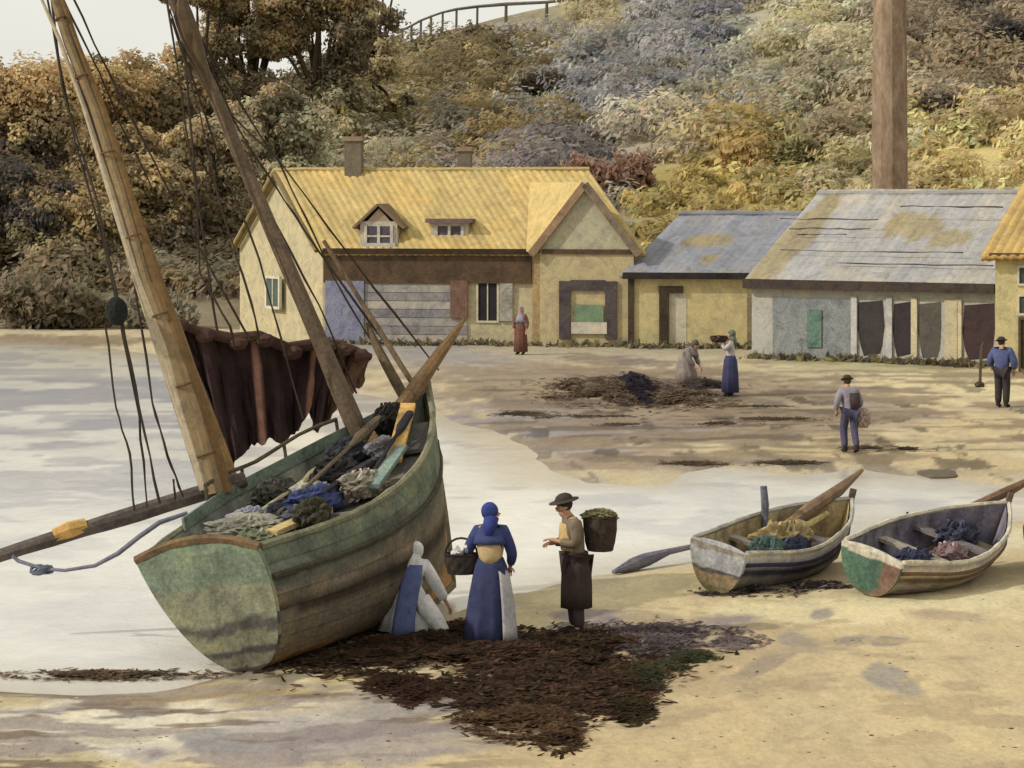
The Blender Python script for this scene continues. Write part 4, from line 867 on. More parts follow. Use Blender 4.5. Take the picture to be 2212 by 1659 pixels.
rspar(R2, [W(1990, 1160, 37.6), W(2100, 1095, 38.3), W(2180, 1060, 38.9), W(2226, 1036, 39.3)], [.05, .07, .08, .045], (134, 104, 78), 'spar')
rspar(R2, [W(1960, 1195, 37.2), W(2110, 1125, 38.4)], [.04, .03], (196, 190, 176), 'oar')
rspar(R2, [W(1955, 1175, 37.4), W(2060, 1135, 38.3)], [.05, .03], (78, 72, 84), 'boat_hook')
for x in (1962, 1985): rspar(R2, [W(x, 1170, 37.8), W(x-2, 1106, 37.8)], [.04, .02], (84, 74, 60), 'thole_pin')
s3, b3_ = GV(2262, 1235), GV(2470, 1180)
R3 = rowboat(s3, b3_, 'third rowing boat whose blue-grey stern just shows at the right edge', .6, .62, 1.1, R(8), lambda j, t, a: (104, 110, 134) if j > 3 else (150, 146, 140), lambda v: (96, 106, 134) if v > .4 else (170, 160, 140), (140, 130, 110), (190, 184, 170), (84, 84, 96))
def lb(B, t, y, dz): return B.M @ Vector((t*B.L, y, B.sheer(t)-.45+dz))
blobthing('net_pile', lb(R1, .55, .05, .03), (.5, .3, .26), (168, 146, 96), 'straw coloured net filling the left rowing boat', 'net', rz=.9)
blobthing('net_pile', lb(R1, .34, -.1, .1), (.3, .22, .2), (84, 106, 98), 'small teal green net bundle in the stern half of the left rowing boat', 'net', rz=.9)
blobthing('net_pile', lb(R1, .48, -.25, .16), (.34, .1, .14), (62, 68, 92), 'dark blue net roll along the near side of the left rowing boat', 'net', rz=.9)
blobthing('net_pile', lb(R2, .74, .1, .1), (.44, .2, .18), (68, 68, 88), 'dark blue net bundle in the bow of the right rowing boat', 'net', rz=.9)
blobthing('net_pile', lb(R2, .3, -.05, .1), (.34, .2, .16), (58, 60, 82), 'blackish net bundle in the stern of the right rowing boat', 'net', rz=.9)
blobthing('net_pile', lb(R2, .52, -.2, .12), (.34, .18, .15), (140, 112, 112), 'dull pink net bundle amidships in the right rowing boat', 'net', rz=.9)
a_, b_ = GV(1325, 1243), GV(1492, 1212); m = MB((128, 122, 138)); d_ = b_-a_; d_.z += .22
m.tube([Vector((0, 0, .05)), d_*.25+Vector((0, 0, .05)), d_*.42+Vector((0, 0, .06)), d_*.7+Vector((0, 0, .05)), d_], [.03, .11, .10, .05, .04], 8, .12); o = m.build('oar', wood); o.location = a_; tag(o, 'weathered lilac grey oar lying on the sand with its handle against the left rowing boat', 'oar')

# ------------------------------------------------------------------ people
def skinned(name, J, E, root, c, parent, m=cloth, sub=1):
    me = bpy.data.meshes.new(name); bm = bmesh.new(); vs = {}; ly = bm.verts.layers.skin.verify()
    for k, (p, r) in J.items():
        v = bm.verts.new(p); v[ly].radius = r if hasattr(r, '__len__') else (r, r); v[ly].use_root = (k == root); vs[k] = v
    for a, b in E: bm.edges.new((vs[a], vs[b]))
    bm.to_mesh(me); bm.free()
    o = bpy.data.objects.new(name, me); C.objects.link(o); o.modifiers.new('k', 'SKIN').use_smooth_shade = True
    q = o.modifiers.new('s', 'SUBSURF'); q.levels = q.render_levels = sub
    me2 = bpy.data.meshes.new_from_object(o.evaluated_get(bpy.context.evaluated_depsgraph_get())); o.modifiers.clear(); o.data = me2; bpy.data.meshes.remove(me); me2.name = name
    ca = me2.color_attributes.new('Col', 'FLOAT_COLOR', 'POINT'); n = len(me2.vertices)
    ca.data.foreach_set('color', np.tile(np.array([*alb(c), 1], 'f'), n)); me2.materials.clear(); me2.materials.append(m); o.parent = parent
    return o
skinm = pmat('skin_wash', [(.85, .8, .8), (1, 1, 1), (1.1, 1.05, 1)], scale=9, attr=True, grain=.12, gscale=40, bump=.1, rough=.7)
BASE = dict(pelvis=(0, 0, .94), spine=(0, -.01, 1.12), chest=(0, 0, 1.30), neck=(0, 0, 1.45), jaw=(0, .02, 1.515), skull=(0, .01, 1.585), crown=(0, 0, 1.645),
            shl=(-.17, 0, 1.385), ell=(-.25, -.02, 1.12), wrl=(-.24, .08, .88), shr=(.17, 0, 1.385), elr=(.25, -.02, 1.12), wrr=(.24, .08, .88),
            hil=(-.09, 0, .90), knl=(-.10, .02, .50), anl=(-.10, -.01, .09), tol=(-.11, .13, .035), hir=(.09, 0, .90), knr=(.10, .02, .50), anr=(.10, -.01, .09), tor=(.11, .13, .035))
RAD = dict(pelvis=(.135, .105), spine=(.125, .095), chest=(.15, .105), neck=.055, jaw=(.062, .07), skull=(.078, .095), crown=(.055, .065), shl=.062, ell=.042, wrl=.028, shr=.062, elr=.042, wrr=.028,
           hil=.09, knl=.058, anl=.042, tol=.036, hir=.09, knr=.058, anr=.042, tor=.036)
EDG = [('pelvis', 'spine'), ('spine', 'chest'), ('chest', 'neck'), ('neck', 'jaw'), ('jaw', 'skull'), ('skull', 'crown'), ('chest', 'shl'), ('shl', 'ell'), ('ell', 'wrl'), ('chest', 'shr'), ('shr', 'elr'), ('elr', 'wrr'),
       ('pelvis', 'hil'), ('hil', 'knl'), ('knl', 'anl'), ('anl', 'tol'), ('pelvis', 'hir'), ('hir', 'knr'), ('knr', 'anr'), ('anr', 'tor')]
def person(loc, rz, label, P=None, scale=1.0, skin=(196, 150, 116), hair=(70, 52, 40), shoes=(58, 46, 40), fine=True):
    t = empty('person', loc, label, 'person', 'people on the shore', rz); t.scale = (scale,)*3
    J = {k: Vector(v) for k, v in {**BASE, **(P or {})}.items()}; J.pop('face', None)
    G = {k: (v, RAD[k]) for k, v in J.items()}; E = list(EDG)
    f = (J['skull']-J['jaw']).normalized(); fw = Vector((P or {}).get('face', (0, 1, 0))); fw = (fw-f*fw.dot(f)).normalized(); sd = f.cross(fw)*-1
    G['nose'] = (J['skull']+fw*.105-f*.02, .014); E.append(('skull', 'nose')); G['chin'] = (J['jaw']+fw*.07-f*.02, .026); E.append(('jaw', 'chin'))
    for sg in (-1, 1): G['ear%d' % sg] = (J['skull']+sd*sg*.09-f*.02-fw*.005, .014); E.append(('skull', 'ear%d' % sg))
    for s_, w, e in (('l', 'wrl', 'ell'), ('r', 'wrr', 'elr')):
        d = (J[w]-J[e]).normalized(); a = d.cross(Vector((0, 0, 1)))
        a = a.normalized() if a.length > .2 else Vector((0, 1, 0)); up_ = a.cross(d)
        G['pm'+s_] = (J[w]+d*.07, (.036, .022)); E.append((w, 'pm'+s_))
        if fine:
            for k in range(4):
                q = J[w]+d*.115+a*(k-1.5)*.019; ln = (.055, .068, .064, .05)[k]
                G['f%d%s' % (k, s_)] = (q, .0095); G['g%d%s' % (k, s_)] = (q+d*ln*.55-up_*.012, .0085); G['h%d%s' % (k, s_)] = (q+d*ln*.9-up_*.04, .007)
                E += [('pm'+s_, 'f%d%s' % (k, s_)), ('f%d%s' % (k, s_), 'g%d%s' % (k, s_)), ('g%d%s' % (k, s_), 'h%d%s' % (k, s_))]
            G['th'+s_] = (J[w]+d*.05+a*.045-up_*.01, .011); G['ti'+s_] = (J[w]+d*.095+a*.058-up_*.03, .009); E += [('pm'+s_, 'th'+s_), ('th'+s_, 'ti'+s_)]
    skinned('body', G, E, 'pelvis', skin, t, skinm)
    if fine:
        for sg in (-1, 1):
            m = MB((40, 34, 30)); m.ell(J['skull']+fw*.088+sd*sg*.032+f*.0, (.010, .010, .008), nu=8, nv=5); m.build('eye', skinm, t)
    m = MB(hair); c = J['skull']-fw*.018+f*.02; ax = (sd, fw, f)
    Mx = Matrix(((sd.x, fw.x, f.x, c.x), (sd.y, fw.y, f.y, c.y), (sd.z, fw.z, f.z, c.z), (0, 0, 0, 1))); m.ell((0, -.008, .012), (.088, .10, .10), M=Mx, nu=12, nv=7, jit=.05); m.build('hair', cloth, t)
    for q in 'lr':
        m = MB(shoes); a, b = J['an'+q], J['to'+q]; d = (b-a); d.z = 0; d = d.normalized() if d.length > .01 else Vector((0, 1, 0))
        m.tube([a+Vector((0, 0, .06)), a+Vector((0, 0, -.02))-d*.02, (a+b)/2-Vector((0, 0, .005)), b+d*.04], [.05, .058, .05, .036], 8); m.build('boot', cloth, t)
    return t, J, Mx
def garment(t, J, keys, edges, root, c, grow=.022, name='jacket', rad=None):
    G = {k: (J[k], tuple(x+grow for x in (RAD[k] if hasattr(RAD[k], '__len__') else (RAD[k],)*2))) for k in keys}
    if rad:
        for k, r in rad.items(): G[k] = (G[k][0], r)
    return skinned(name, G, edges, root, c, t)
def jacket(t, J, c, name='jacket', grow=.024, sleeves=True, **k):
    J = dict(J); 
    for q in 'lr': J['wr'+q] = J['wr'+q].lerp(J['el'+q], .12)
    J['neck'] = J['neck'].lerp(J['chest'], .3)
    ks = ['pelvis', 'spine', 'chest', 'neck', 'shl', 'ell', 'wrl', 'shr', 'elr', 'wrr']
    return garment(t, J, ks, [e for e in EDG if e[0] in ks and e[1] in ks], 'spine', c, grow, name, **k)
def trousers(t, J, c, grow=.024):
    ks = ['pelvis', 'hil', 'knl', 'anl', 'hir', 'knr', 'anr']
    return garment(t, J, ks, [e for e in EDG if e[0] in ks and e[1] in ks], 'pelvis', c, grow, 'trousers')
def rings(m, spec, n=26, folds=0, ph=0, k=7):
    rr = []
    for i, (c, rx, ry) in enumerate(spec):
        w = folds*i/max(1, len(spec)-1)
        rr.append([Vector((c[0]+rx*math.cos(a)*(1+w*math.sin(k*a+ph)), c[1]+ry*math.sin(a)*(1+w*math.sin(k*a+ph)), c[2])) for a in [2*math.pi*q/n for q in range(n)]])
    m.loft(rr, cap=True)
def skirt(t, c, spec, name='skirt', folds=.13, k=9, m_=cloth, ph=0):
    m = MB(c); rings(m, spec, 28, folds, ph, k); return m.build(name, m_, t, True)
def scarf(t, J, Mx, c, tail=True):
    m = MB(c); m.ell((0, -.022, .018), (.105, .108, .115), M=Mx, nu=14, nv=9, jit=.05)
    if tail: n = J['neck']; m.tube([J['skull']+Vector((0, -.05, -.03)), n+Vector((0, -.07, .0)), J['chest']+Vector((0, -.11, .03))], [.09, .09, .06], 9, .06)
    return m.build('headscarf', cloth, t, True)
def shawl(t, J, c, r=.2, drop=.3):
    m = MB(c); n = J['neck']; rings(m, [((n.x, n.y-.01, n.z+.03), .075, .075), ((n.x, n.y-.01, n.z-.05), .17, .115), ((n.x, n.y-.015, n.z-.16), r+.04, .15), ((n.x, n.y-.02, n.z-drop), r+.06, .165)], 24, .06); return m.build('shawl', cloth, t, True)
def cap(t, Mx, c, brim=.05, name='cap', top=.1):
    m = MB(c); m.ell((0, -.01, .07), (.10, .115, top*.75), M=Mx, nu=14, nv=7, jit=.04)
    rr = [[Mx @ Vector(((.10+b)*math.cos(a), -.005+(.115+b)*math.sin(a), z)) for a in [2*math.pi*q/16 for q in range(16)]] for b, z in ((0, .068), (brim, .05), (brim, .042), (0, .055))]
    m.loft(rr, cap=False); return m.build(name, cloth, t, True)
def basket(name, p, r, h, c, label, cat='basket', rz=0, fill=None, group=None, handle=False):
    t = empty(name, p, label, cat, group, rz)
    m = MB(c); n = 18; prof = [(.78, 0), (.9, .25), (1.0, .6), (1.04, 1.0), (.96, 1.0), (.9, .55), (.7, .12)]
    rr = [[Vector((math.cos(2*math.pi*q/n)*r[0]*f*(1+.05*((q+i) % 2)), math.sin(2*math.pi*q/n)*r[1]*f*(1+.05*((q+i) % 2)), z*h)) for q in range(n)] for i, (f, z) in enumerate(prof)]
    m.loft(rr); m.build('wicker_body', wood, t)
    m = MB([x*.8 for x in c]); m.tube([Vector((math.cos(2*math.pi*q/16)*r[0], math.sin(2*math.pi*q/16)*r[1], h)) for q in range(17)], .018, 6, .1); m.build('rim', wood, t)
    if handle: m = MB([x*.8 for x in c]); m.tube([Vector((math.cos(a)*r[0]*.98, 0, h+math.sin(a)*.2)) for a in [math.pi*q/10 for q in range(11)]], .014, 6); m.build('handle', wood, t)
    if fill:
        m = MB(fill)
        for k in range(9):
            a = random.uniform(0, 6.28); q = Vector((math.cos(a)*r[0]*.5, math.sin(a)*r[1]*.5, h*.95+random.uniform(0, .05))); e = Vector((random.uniform(-.1, .1), random.uniform(-.1, .1), random.uniform(0, .06)))
            m.tube([q-e, q, q+e, q+e*1.4], [.008, .03, .014, .026], 6)
        o = m.build('contents', cloth, t)
    return t
def at(t, p): return t.location+Matrix.Rotation(t.rotation_euler.z, 4, 'Z') @ (Vector(p)*t.scale.x)
# woman in blue with a basket, seen from behind
t, J, Mx = person(GV(1060, 1390), R(-8), 'woman in long blue skirt and blue headscarf standing with a basket on her arm', dict(face=(.75, .66, 0), jaw=(.02, .02, 1.515), skull=(.02, .015, 1.585), crown=(.015, 0, 1.645), shl=(-.17, 0, 1.375), ell=(-.29, .0, 1.12), wrl=(-.27, .20, 1.02), elr=(.27, 0, 1.10), wrr=(.22, .16, .93)))
skirt(t, (62, 67, 104), [((0, 0, 1.06), .155, .125), ((0, -.01, .95), .20, .165), ((-.01, -.01, .6), .255, .215), ((-.02, 0, .3), .285, .245), ((-.02, 0, .04), .31, .27)])
jacket(t, J, (62, 72, 124), 'bodice', .03); 
m = MB((206, 176, 120)); rings(m, [((0, -.022, .99), .12, .135), ((0, -.022, 1.08), .15, .135), ((0, -.02, 1.2), .172, .135), ((0, -.01, 1.31), .16, .125)], 20); m.build('waistcoat', cloth, t, True)
shawl(t, J, (66, 76, 122), .17, .22); scarf(t, J, Mx, (58, 70, 142))
m = MB((188, 182, 184)); 
prof = [(1.04, 1.5, .150), (.8, 1.45, .235), (.5, 1.42, .285), (.2, 1.40, .315), (.06, 1.36, .325)]
rr = []
for z, a1, r in prof: rr.append([Vector((math.cos(a)*r*1.03, math.sin(a)*r*.9, z)) for a in [-.95+(a1+.3)*q/10 for q in range(11)]])
m.loft(rr, cap=False, close=False); o = m.build('apron', cloth, t, True); sd = o.modifiers.new('s', 'SOLIDIFY'); sd.thickness = .012
p = at(t, (-.37, .03, .84)); basket('fish_basket', p, (.20, .15), .24, (70, 62, 56), 'dark round basket with white fish hanging on the arm of the woman in blue', fill=(214, 212, 206), handle=True)
# man with a creel
t, J, Mx = person(GV(1245, 1372), R(104), 'man in flat dark hat with a large dark creel on his back, head bowed', dict(spine=(0, .03, 1.12), chest=(0, .06, 1.30), neck=(0, .10, 1.445), jaw=(0, .15, 1.50), skull=(0, .165, 1.565), crown=(0, .15, 1.63), shl=(-.17, .06, 1.38), shr=(.17, .06, 1.38),
   ell=(-.22, .06, 1.12), wrl=(-.06, .26, 1.16), elr=(.22, .06, 1.12), wrr=(.08, .27, 1.12), face=(0, 1, -.45)), 1.02)
trousers(t, J, (74, 60, 60), .034); skirt(t, (72, 58, 54), [((0, 0, 1.02), .165, .14), ((0, .0, .85), .20, .18), ((.0, 0, .55), .20, .19), ((0, 0, .34), .19, .19)], 'oilskin_apron', .05)
jacket(t, J, (128, 112, 90), 'jacket', .032); 
m = MB((208, 172, 104)); rings(m, [((0, .07, 1.04), .13, .12), ((0, .09, 1.2), .15, .13), ((0, .10, 1.36), .12, .11)], 18); m.build('shirt_front', cloth, t, True)
cap(t, Mx, (70, 62, 54), .075, 'hat')
b = basket('creel', at(t, (0, -.30, 1.02)), (.22, .20), .42, (78, 64, 54), 'bulky dark brown creel carried on the back of the man in the hat', rz=R(104)); 
basket_cloth = blobthing('sacking', at(t, (0, -.30, 1.40)), (.19, .17, .07), (124, 118, 76), 'olive sacking covering the top of the man\'s creel', 'sacking')
# kneeling woman in white
t, J, Mx = person(GV(885, 1362), R(-14), 'woman in white blouse and kerchief stooping on her knees beside the big fishing boat', dict(pelvis=(0, -.10, .46), spine=(0, -.02, .60), chest=(0, .08, .74), neck=(.01, .16, .85), jaw=(.01, .21, .885), skull=(.015, .235, .945), crown=(.015, .22, 1.0), shl=(-.17, .10, .81), shr=(.18, .10, .81),
   ell=(-.30, .12, .58), wrl=(-.30, .28, .36), elr=(.32, .10, .58), wrr=(.42, .22, .34), hil=(-.09, -.10, .44), knl=(-.13, .22, .12), anl=(-.12, -.22, .08), tol=(-.12, -.34, .03), hir=(.09, -.10, .44), knr=(.13, .22, .12), anr=(.12, -.22, .08), tor=(.12, -.34, .03), face=(.1, 1, -.5)))
jacket(t, J, (226, 224, 222), 'blouse', .045); scarf(t, J, Mx, (228, 225, 220), True)
skirt(t, (222, 218, 214), [((0, -.08, .62), .15, .13), ((0, -.06, .45), .23, .22), ((.03, -.05, .22), .33, .36), ((.06, -.05, .03), .42, .42)])
m = MB((96, 106, 156)); rr = []
for (y, z, w) in ((-.03, .84, .11), (-.14, .72, .13), (-.25, .58, .13), (-.37, .43, .13), (-.49, .22, .14), (-.56, .03, .15)): rr.append([Vector((.07+w*(q/4-1), y-.02*math.cos((q-4)*.4), z)) for q in range(9)])
m.loft(rr, cap=False, close=False); o = m.build('blue_sash', cloth, t, True); sd = o.modifiers.new('s', 'SOLIDIFY'); sd.thickness = .05
m = MB((222, 218, 214)); m.tube([Vector((.22, -.2, .40)), Vector((.40, -.3, .22)), Vector((.56, -.36, .06)), Vector((.62, -.38, .03))], [.14, .11, .07, .02], 9, .08); m.build('skirt_tail', cloth, t, True)
basket('fish_basket', at(t, (-.62, .35, .0)), (.26, .2), .34, (66, 50, 46), 'dark brown basket set down between the kneeling woman and the boat side', fill=(90, 66, 58))
blobthing('sack', GV(820, 1350), (.14, .14, .22), (52, 42, 40), 'small blackish sack on the left of the kneeling woman', 'sack', rz=.4)
# figures on the far shore
def woman(loc, rz, label, c_sk, c_bl, c_sc, P=None, sc=1., sh=None, ap=None):
    t, J, Mx = person(loc, rz, label, P, sc, fine=True)
    skirt(t, c_sk, [((0, 0, 1.06), .15, .12), ((0, 0, .94), .20, .165), ((0, 0, .55), .225, .20), ((0, 0, .10), .235, .21)]); jacket(t, J, c_bl, 'bodice', .03)
    if c_sc: scarf(t, J, Mx, c_sc)
    if sh: shawl(t, J, sh, .17, .3)
    return t, J, Mx
t, J, Mx = woman(GV(1125, 766), R(160), 'woman in rust red skirt and grey blue shawl walking in front of the cottage', (118, 76, 60), (128, 84, 66), (150, 150, 160), sc=.92, sh=(146, 148, 164))
t, J, Mx = woman(GV(1578, 856), R(80), 'woman in white blouse and narrow navy skirt carrying a dark tray on her shoulder', (66, 68, 104), (196, 188, 182), (112, 122, 100), dict(ell=(-.26, .12, 1.22), wrl=(-.16, .22, 1.42), elr=(.26, .12, 1.22), wrr=(.16, .24, 1.42)), 1.02)
basket('fish_tray', at(t, (0, .30, 1.40)), (.34, .22), .14, (78, 58, 48), 'flat dark brown tray held at the shoulder of the woman in white blouse', 'tray', R(80))
t, J, Mx = person(GV(1483, 828), R(-120), 'stooping figure in mottled grey shawl beside the dark net heap', dict(pelvis=(0, -.1, .62), spine=(0, 0, .76), chest=(0, .1, .9), neck=(0, .2, 1.0), jaw=(0, .26, 1.02), skull=(0, .29, 1.08), crown=(0, .27, 1.14), shl=(-.17, .12, .95), shr=(.17, .12, .95), ell=(-.22, .2, .7), wrl=(-.15, .34, .5), elr=(.22, .2, .7), wrr=(.15, .34, .5),
   hil=(-.09, -.1, .6), knl=(-.12, .16, .36), hir=(.09, -.1, .6), knr=(.12, .16, .36), face=(0, 1, -.6)), 1.0)
skirt(t, (150, 136, 126), [((0, -.08, .78), .16, .15), ((0, -.04, .6), .24, .24), ((0, 0, .3), .27, .28), ((0, 0, .06), .28, .3)]); jacket(t, J, (138, 128, 122), 'bodice', .035); scarf(t, J, Mx, (98, 90, 84)); shawl(t, J, (132, 120, 112), .17, .24)
t, J, Mx = person(GV(1836, 977), R(10), 'man in lavender shirt and dark waistcoat walking up the sand with a bundle', dict(spine=(-.01, .02, 1.12), chest=(-.02, .06, 1.28), neck=(-.02, .1, 1.42), jaw=(-.02, .14, 1.48), skull=(-.02, .16, 1.545), crown=(-.02, .15, 1.6), shl=(-.19, .06, 1.36), shr=(.16, .06, 1.36), ell=(-.30, .0, 1.12), wrl=(-.28, .10, .92), elr=(.28, .08, 1.10), wrr=(.26, .24, .96),
   knl=(-.10, .16, .52), anl=(-.10, .04, .09), tol=(-.1, .18, .04), knr=(.09, -.02, .5), anr=(.09, -.22, .12), tor=(.09, -.12, .035)), .95)
trousers(t, J, (84, 82, 108), .035); jacket(t, J, (148, 138, 152), 'shirt', .035); cap(t, Mx, (72, 74, 42), .04)
m = MB((78, 66, 62)); rings(m, [((.08, -.03, .98), .13, .14), ((.08, -.01, 1.16), .15, .15), ((.07, .02, 1.32), .14, .14)], 18); m.build('waistcoat', cloth, t, True)
blobthing('sack', at(t, (.33, .10, .56)), (.15, .14, .2), (190, 164, 150), 'pale pinkish bundle carried at the side of the walking man', 'sack')
t, J, Mx = person(GV(2165, 880), R(-30), 'stout figure in bright blue smock and dark trousers at the right edge, near the thatched cottage', dict(shl=(-.2, 0, 1.38), shr=(.2, 0, 1.38), ell=(-.31, .0, 1.14), wrl=(-.34, .18, 1.0), elr=(.31, 0, 1.12), wrr=(.26, .12, .92), jaw=(-.02, .05, 1.51), skull=(-.03, .06, 1.575), crown=(-.03, .05, 1.635)), 1.02)
t['label'] = 'stout figure in blue smock and dark trousers near the thatched cottage at right'
trousers(t, J, (64, 58, 60), .05); jacket(t, J, (86, 96, 142), 'smock', .065); cap(t, Mx, (70, 66, 74), .05)
pst = GV(2116, 836); m = MB((96, 84, 70)); m.tube([(0, 0, -.2), (.02, 0, .5), (.06, 0, 1.1), (.1, 0, 1.25)], [.05, .045, .04, .02], 7, .15); m.col((82, 72, 58)); m.ell((.0, .0, .06), (.14, .12, .1), jit=.25); o = m.build('mooring_post', wood); o.location = pst; tag(o, 'leaning grey mooring post left of the figure in the blue smock', 'post')

# ------------------------------------------------------------------ weed, nets, stones
def heap(name, outline, c, n, label, cat, hgt=.1, size=.055, strands=40, group=None, cs=None, elong=1.8):
    """a low heap of weed: flat dabs and strands inside a ground outline [(vx,vy,rx,ry)]"""
    P = []; hh = []
    o = GV(outline[0][0], outline[0][1]); A = [(GV(a, b), r1*VS*GV(a, b).y/F, r2*VS*(GV(a, b).y**2)/(F*CAMH)) for a, b, r1, r2 in outline]
    tot = sum(q[1]*q[2] for q in A); m = []
    for (p, rx, ry) in A:
        k = max(60, int(6.5*n*rx*ry/tot)); a = RNG.uniform(0, 6.283, k); r = np.sqrt(RNG.uniform(0, 1, k))*(.75+.5*vnoise(a*2.2, a*0, int(abs(p.x)*97) % 89))
        x = p.x+np.cos(a)*r*rx*(1+.2*np.sin(a*5+p.x)); y = p.y+np.sin(a)*r*ry*(1+.2*np.sin(a*4+p.y)); hole = fbm(x*1.5+3, y*.9, 23, 4)+.42*(1-r)+RNG.normal(0, .06, k) > .61; x, y, r = x[hole], y[hole], r[hole]; k = len(x); g = np.maximum(ground_h(x, y), .008)
        k2 = max(8, k//8); a2 = RNG.uniform(0, 6.283, k2); r2_ = 1+np.abs(RNG.normal(0, .28, k2)); x2 = p.x+np.cos(a2)*r2_*rx; y2 = p.y+np.sin(a2)*r2_*ry
        x, y, r, g = np.concatenate([x, x2]), np.concatenate([y, y2]), np.concatenate([r, np.ones(k2)]), np.concatenate([g, np.maximum(ground_h(x2, y2), .008)]); k = len(x)
        z = g+.01+RNG.uniform(0, 1, k)*hgt*(1-r*.9)*(.5+.7*fbm(x*3, y*2, 7)); P.append(np.stack([x, y, z], 1))
    P = np.concatenate(P); N_ = len(P); base = np.array([alb(random.choice(cs or [c])) for _ in range(N_)]); cl = fbm(P[:, 0]*2.2, P[:, 1]*1.4, 3)[:, None]
    col = base*(.5+1.0*cl)*np.exp(RNG.normal(0, .13, (N_, 1)))
    V, Fq, Cc = dabs(P-np.array(o), RNG.uniform(.4, 1.5, N_)*size*.34, np.clip(col, .004, .8), elong*1.7, (.8, .25, 0), nrm=np.tile(np.array((0, -.1, 1.)), (N_, 1)), nj=.16)
    ob = npmesh(name, V, Fq, Cc, leafm); ob.location = o; return tag(ob, label, cat, group, 'stuff' if name == 'weed_streak' else None)
SW = (78, 54, 40)
heap('seaweed_heap', [(1040, 1420, 330, 50), (1210, 1440, 180, 60), (900, 1390, 130, 34), (1000, 1370, 70, 26), (1300, 1490, 90, 50), (740, 1432, 95, 24), (1100, 1500, 150, 30), (1260, 1400, 140, 34)], SW, 9000, 'big heap of dark brown seaweed at the feet of the three foreground people', 'seaweed', .13, .075, group='seaweed on the sand', cs=[(72, 50, 38), (92, 66, 48), (64, 48, 36), (76, 66, 42), (104, 76, 54)])
heap('seaweed_heap', [(858, 1478, 55, 18), (890, 1498, 28, 20)], SW, 700, 'small dark seaweed clump below the left end of the big seaweed heap', 'seaweed', .1, .06, group='seaweed on the sand')
heap('seaweed_heap', [(1130, 1560, 90, 30), (1200, 1585, 48, 34), (1232, 1606, 22, 18), (1050, 1560, 60, 14)], (96, 72, 50), 1800, 'tongue of brown seaweed trailing down to the bottom right of the big heap', 'seaweed', .1, .07, group='seaweed on the sand', cs=[(104, 78, 54), (88, 64, 46), (120, 92, 62)])
heap('seaweed_heap', [(1365, 1535, 36, 18)], (70, 58, 36), 400, 'dark olive seaweed tuft at the right-hand tip of the big heap, lower one', 'seaweed', .12, .06, group='seaweed on the sand')
heap('seaweed_heap', [(1395, 1462, 30, 22)], (70, 72, 44), 400, 'green-black seaweed tuft right of the big heap, upper one', 'seaweed', .12, .06, group='seaweed on the sand')
heap('seaweed_heap', [(1440, 1372, 130, 20), (1380, 1395, 90, 24)], (112, 98, 104), 1100, 'thin lilac grey dabs standing for the cast shadow right of the man with the creel', 'seaweed', .05, .06, group='seaweed on the sand', cs=[(124, 108, 112), (104, 90, 96), (140, 122, 112)])  # the figures' cast shadow, laid on the sand as lilac dabs
heap('seaweed_heap', [(1440, 1440, 40, 9), (1490, 1420, 44, 10)], (84, 84, 56), 350, 'thin green weed streak lying right of the big seaweed heap', 'seaweed', .05, .05, group='seaweed on the sand')
heap('seaweed_heap', [(1580, 1388, 60, 16)], (136, 120, 116), 400, 'faint grey patch of dabs below the left rowing boat', 'seaweed', .04, .05, group='seaweed on the sand')  # flat grey dabs on the sand
heap('seaweed_heap', [(1620, 1278, 100, 10), (1740, 1268, 90, 8)], (78, 70, 70), 800, 'dark and tan dabs packed under the keel of the left rowing boat', 'seaweed', .1, .05, group='seaweed on the sand', cs=[(74, 68, 72), (98, 84, 78), (150, 134, 116)])  # row of mostly dark dabs along the keel
heap('seaweed_heap', [(230, 1478, 210, 8)], (108, 82, 60), 700, 'long brown weed line along the water edge at the lower left', 'seaweed', .06, .06, group='seaweed on the sand', cs=[(140, 116, 92), (118, 96, 76), (156, 130, 102)])
heap('net_or_gap_heap', [(1320, 850, 120, 26), (1240, 842, 40, 14), (1460, 862, 90, 16)], (132, 96, 66), 2600, 'long low heap of brown nets on the middle of the far sand', 'net heap', .34, .10, cs=[(136, 112, 86), (116, 96, 78), (150, 126, 96), (98, 84, 76)])
heap('net_or_gap_heap', [(1376, 846, 44, 26)], (70, 62, 72), 700, 'bluish black mound built for the dark gap in the middle of the brown nets', 'net heap', .62, .10)  # the dark gap between the nets, built as a blackish mound
heap('net_or_gap_heap', [(1520, 838, 60, 12)], (104, 92, 88), 500, 'grey net heap at the feet of the stooping figure', 'net heap', .3, .1)
for i, (vx, vy, rx) in enumerate(((1250, 900, 90), (1350, 918, 60), (1620, 878, 80), (1660, 905, 90), (1560, 915, 60), (1880, 968, 60), (1960, 970, 50), (1700, 1000, 60), (1500, 1002, 60), (1130, 893, 60))):
    heap('weed_streak', [(vx, vy, rx, 3.5)], (118, 100, 80), 170, ['dark weed streak furthest left along the far sand bank', 'second dark weed streak from the left on the far sand bank', 'dark weed streak below the woman with the tray', 'long weed streak left of the walking man', 'weed streak under the brown net heap, to its right', 'weed streak just right of the walking man\'s feet', 'second weed streak to the right of the walking man', 'weed streak at the pool edge left of the walking man', 'weed streak at the pool edge below the net heap', 'weed streak by the bow of the big boat'][i], 'seaweed', .025, .05, 0, 'weed streaks on the far sand', elong=2.6)  # the one at the walking man's feet is a plain brown streak
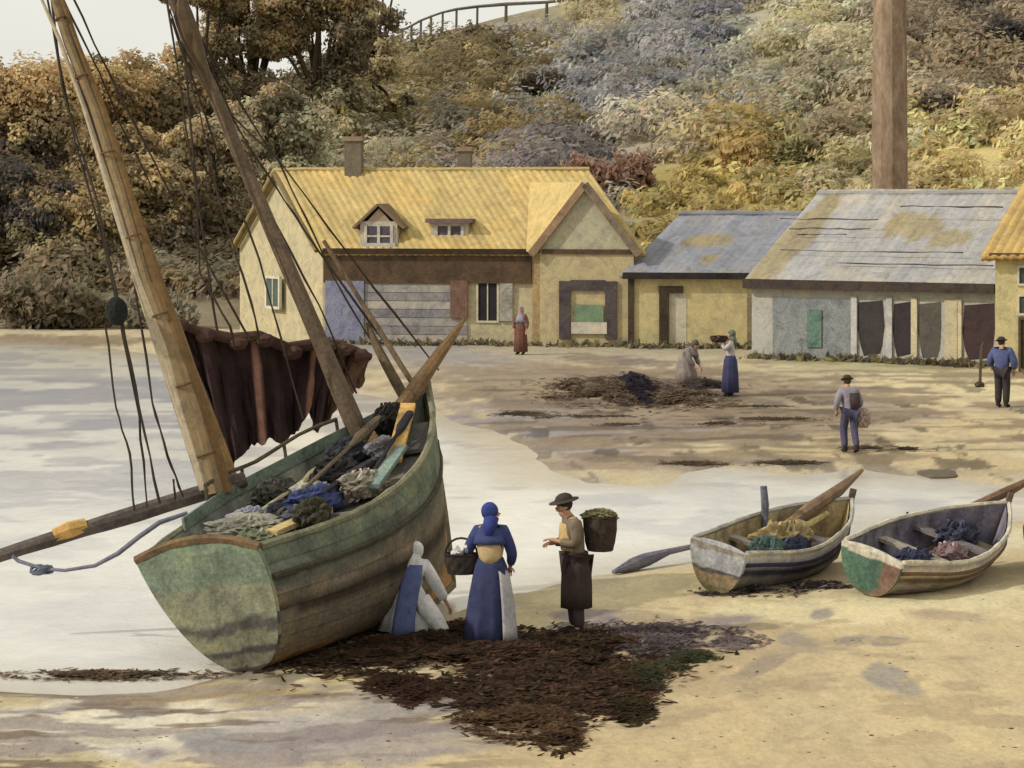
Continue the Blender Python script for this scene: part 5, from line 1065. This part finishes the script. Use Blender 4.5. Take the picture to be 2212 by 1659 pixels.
# flat stones in the sand
ST = [(228, 1419, 22, 9, (96, 92, 66), 'small dark olive stone alone in the shallow water at left'),
      (2028, 1024, 44, 9, (112, 100, 80), 'dark flat stone at the far edge of the pool behind the rowing boats')]
for vx, vy, rx, ry, c, lab in ST:
    p = GV(vx, vy); a = rx*VS*p.y/F; b = ry*VS*p.y**2/(F*CAMH); m = MB(c); n = 14; rad = [random.uniform(.72, 1.12) for _ in range(n)]
    rr = [[Vector((math.cos(2*math.pi*q/n)*a*rad[q]*f, math.sin(2*math.pi*q/n)*b*rad[q]*f, z)) for q in range(n)] for f, z in ((1.0, -.05), (1.0, .012), (.93, .028), (.6, .036))]
    m.loft(rr); o = m.build('flat_stone', stone); o.location = p; tag(o, lab, 'stone', 'flat stones in the sand')

# rough grass and litter along the foot of the buildings
P = []; Cc = []
for h, n in ((A, 420), (B_, 200), (Cc_, 420), (D_, 120)):
    nn = Vector((h.u.y, -h.u.x, 0)).normalized()
    for _ in range(n):
        q = h.o+h.u*random.random()+nn*(.12+abs(random.gauss(0, .35))); P.append((q.x, q.y, gz(q.x, q.y)+random.uniform(0, .12))); Cc.append(alb(random.choice(((150, 140, 92), (128, 124, 96), (168, 150, 104), (110, 104, 96)))))
P = np.array(P); V, Fq, Cq = dabs(P, RNG.uniform(.04, .12, len(P)), np.array(Cc), 2.2, (.3, 0, .8))
tag(npmesh('grass', V, Fq, Cq, leafm), 'rough grass and litter along the foot of the harbour buildings', 'grass', kind='stuff')

# pebbles, broken shell and flecks of weed scattered over the near sand
vx_, vy_ = RNG.uniform(-100, 2300, 2600), RNG.uniform(1290, 1700, 2600); keep = RNG.uniform(0, 1, 2600) < .12+1.6*np.clip(fbm(vx_*.004, vy_*.012, 3)-.35, 0, 1)
X_ = np.array([g0(a, b, .12) for a, b in zip(vx_[keep], vy_[keep])]); sd_ = shore_sd(X_[:, 0], X_[:, 1]); X_ = X_[sd_ > .3]
Zg = ground_h(X_[:, 0], X_[:, 1]); pal = [alb(c) for c in ((120, 104, 84), (150, 140, 124), (88, 74, 60), (196, 184, 160), (132, 112, 80), (100, 92, 88))]
mb = MB()
for (x, y), z in zip(X_, Zg):
    r = random.choice((.005, .006, .007, .009, .012, .02))*random.uniform(.7, 1.3); a = random.uniform(0, 3.14); c = random.choice(pal); e = random.uniform(.5, 1)
    top = [(x+math.cos(a+k*1.257)*r*(1.5 if k % 2 else 1), y+math.sin(a+k*1.257)*r*e*1.6, z+r*.12) for k in range(5)]
    mb.add(top+[(x, y, z+r*.4)], [(k, (k+1) % 5, 5) for k in range(5)]+[(4, 3, 2, 1, 0)], [c]*6)
tag(mb.build('pebbles', stone), 'tiny pebbles and flecks scattered over the near sand', 'pebbles', kind='stuff')
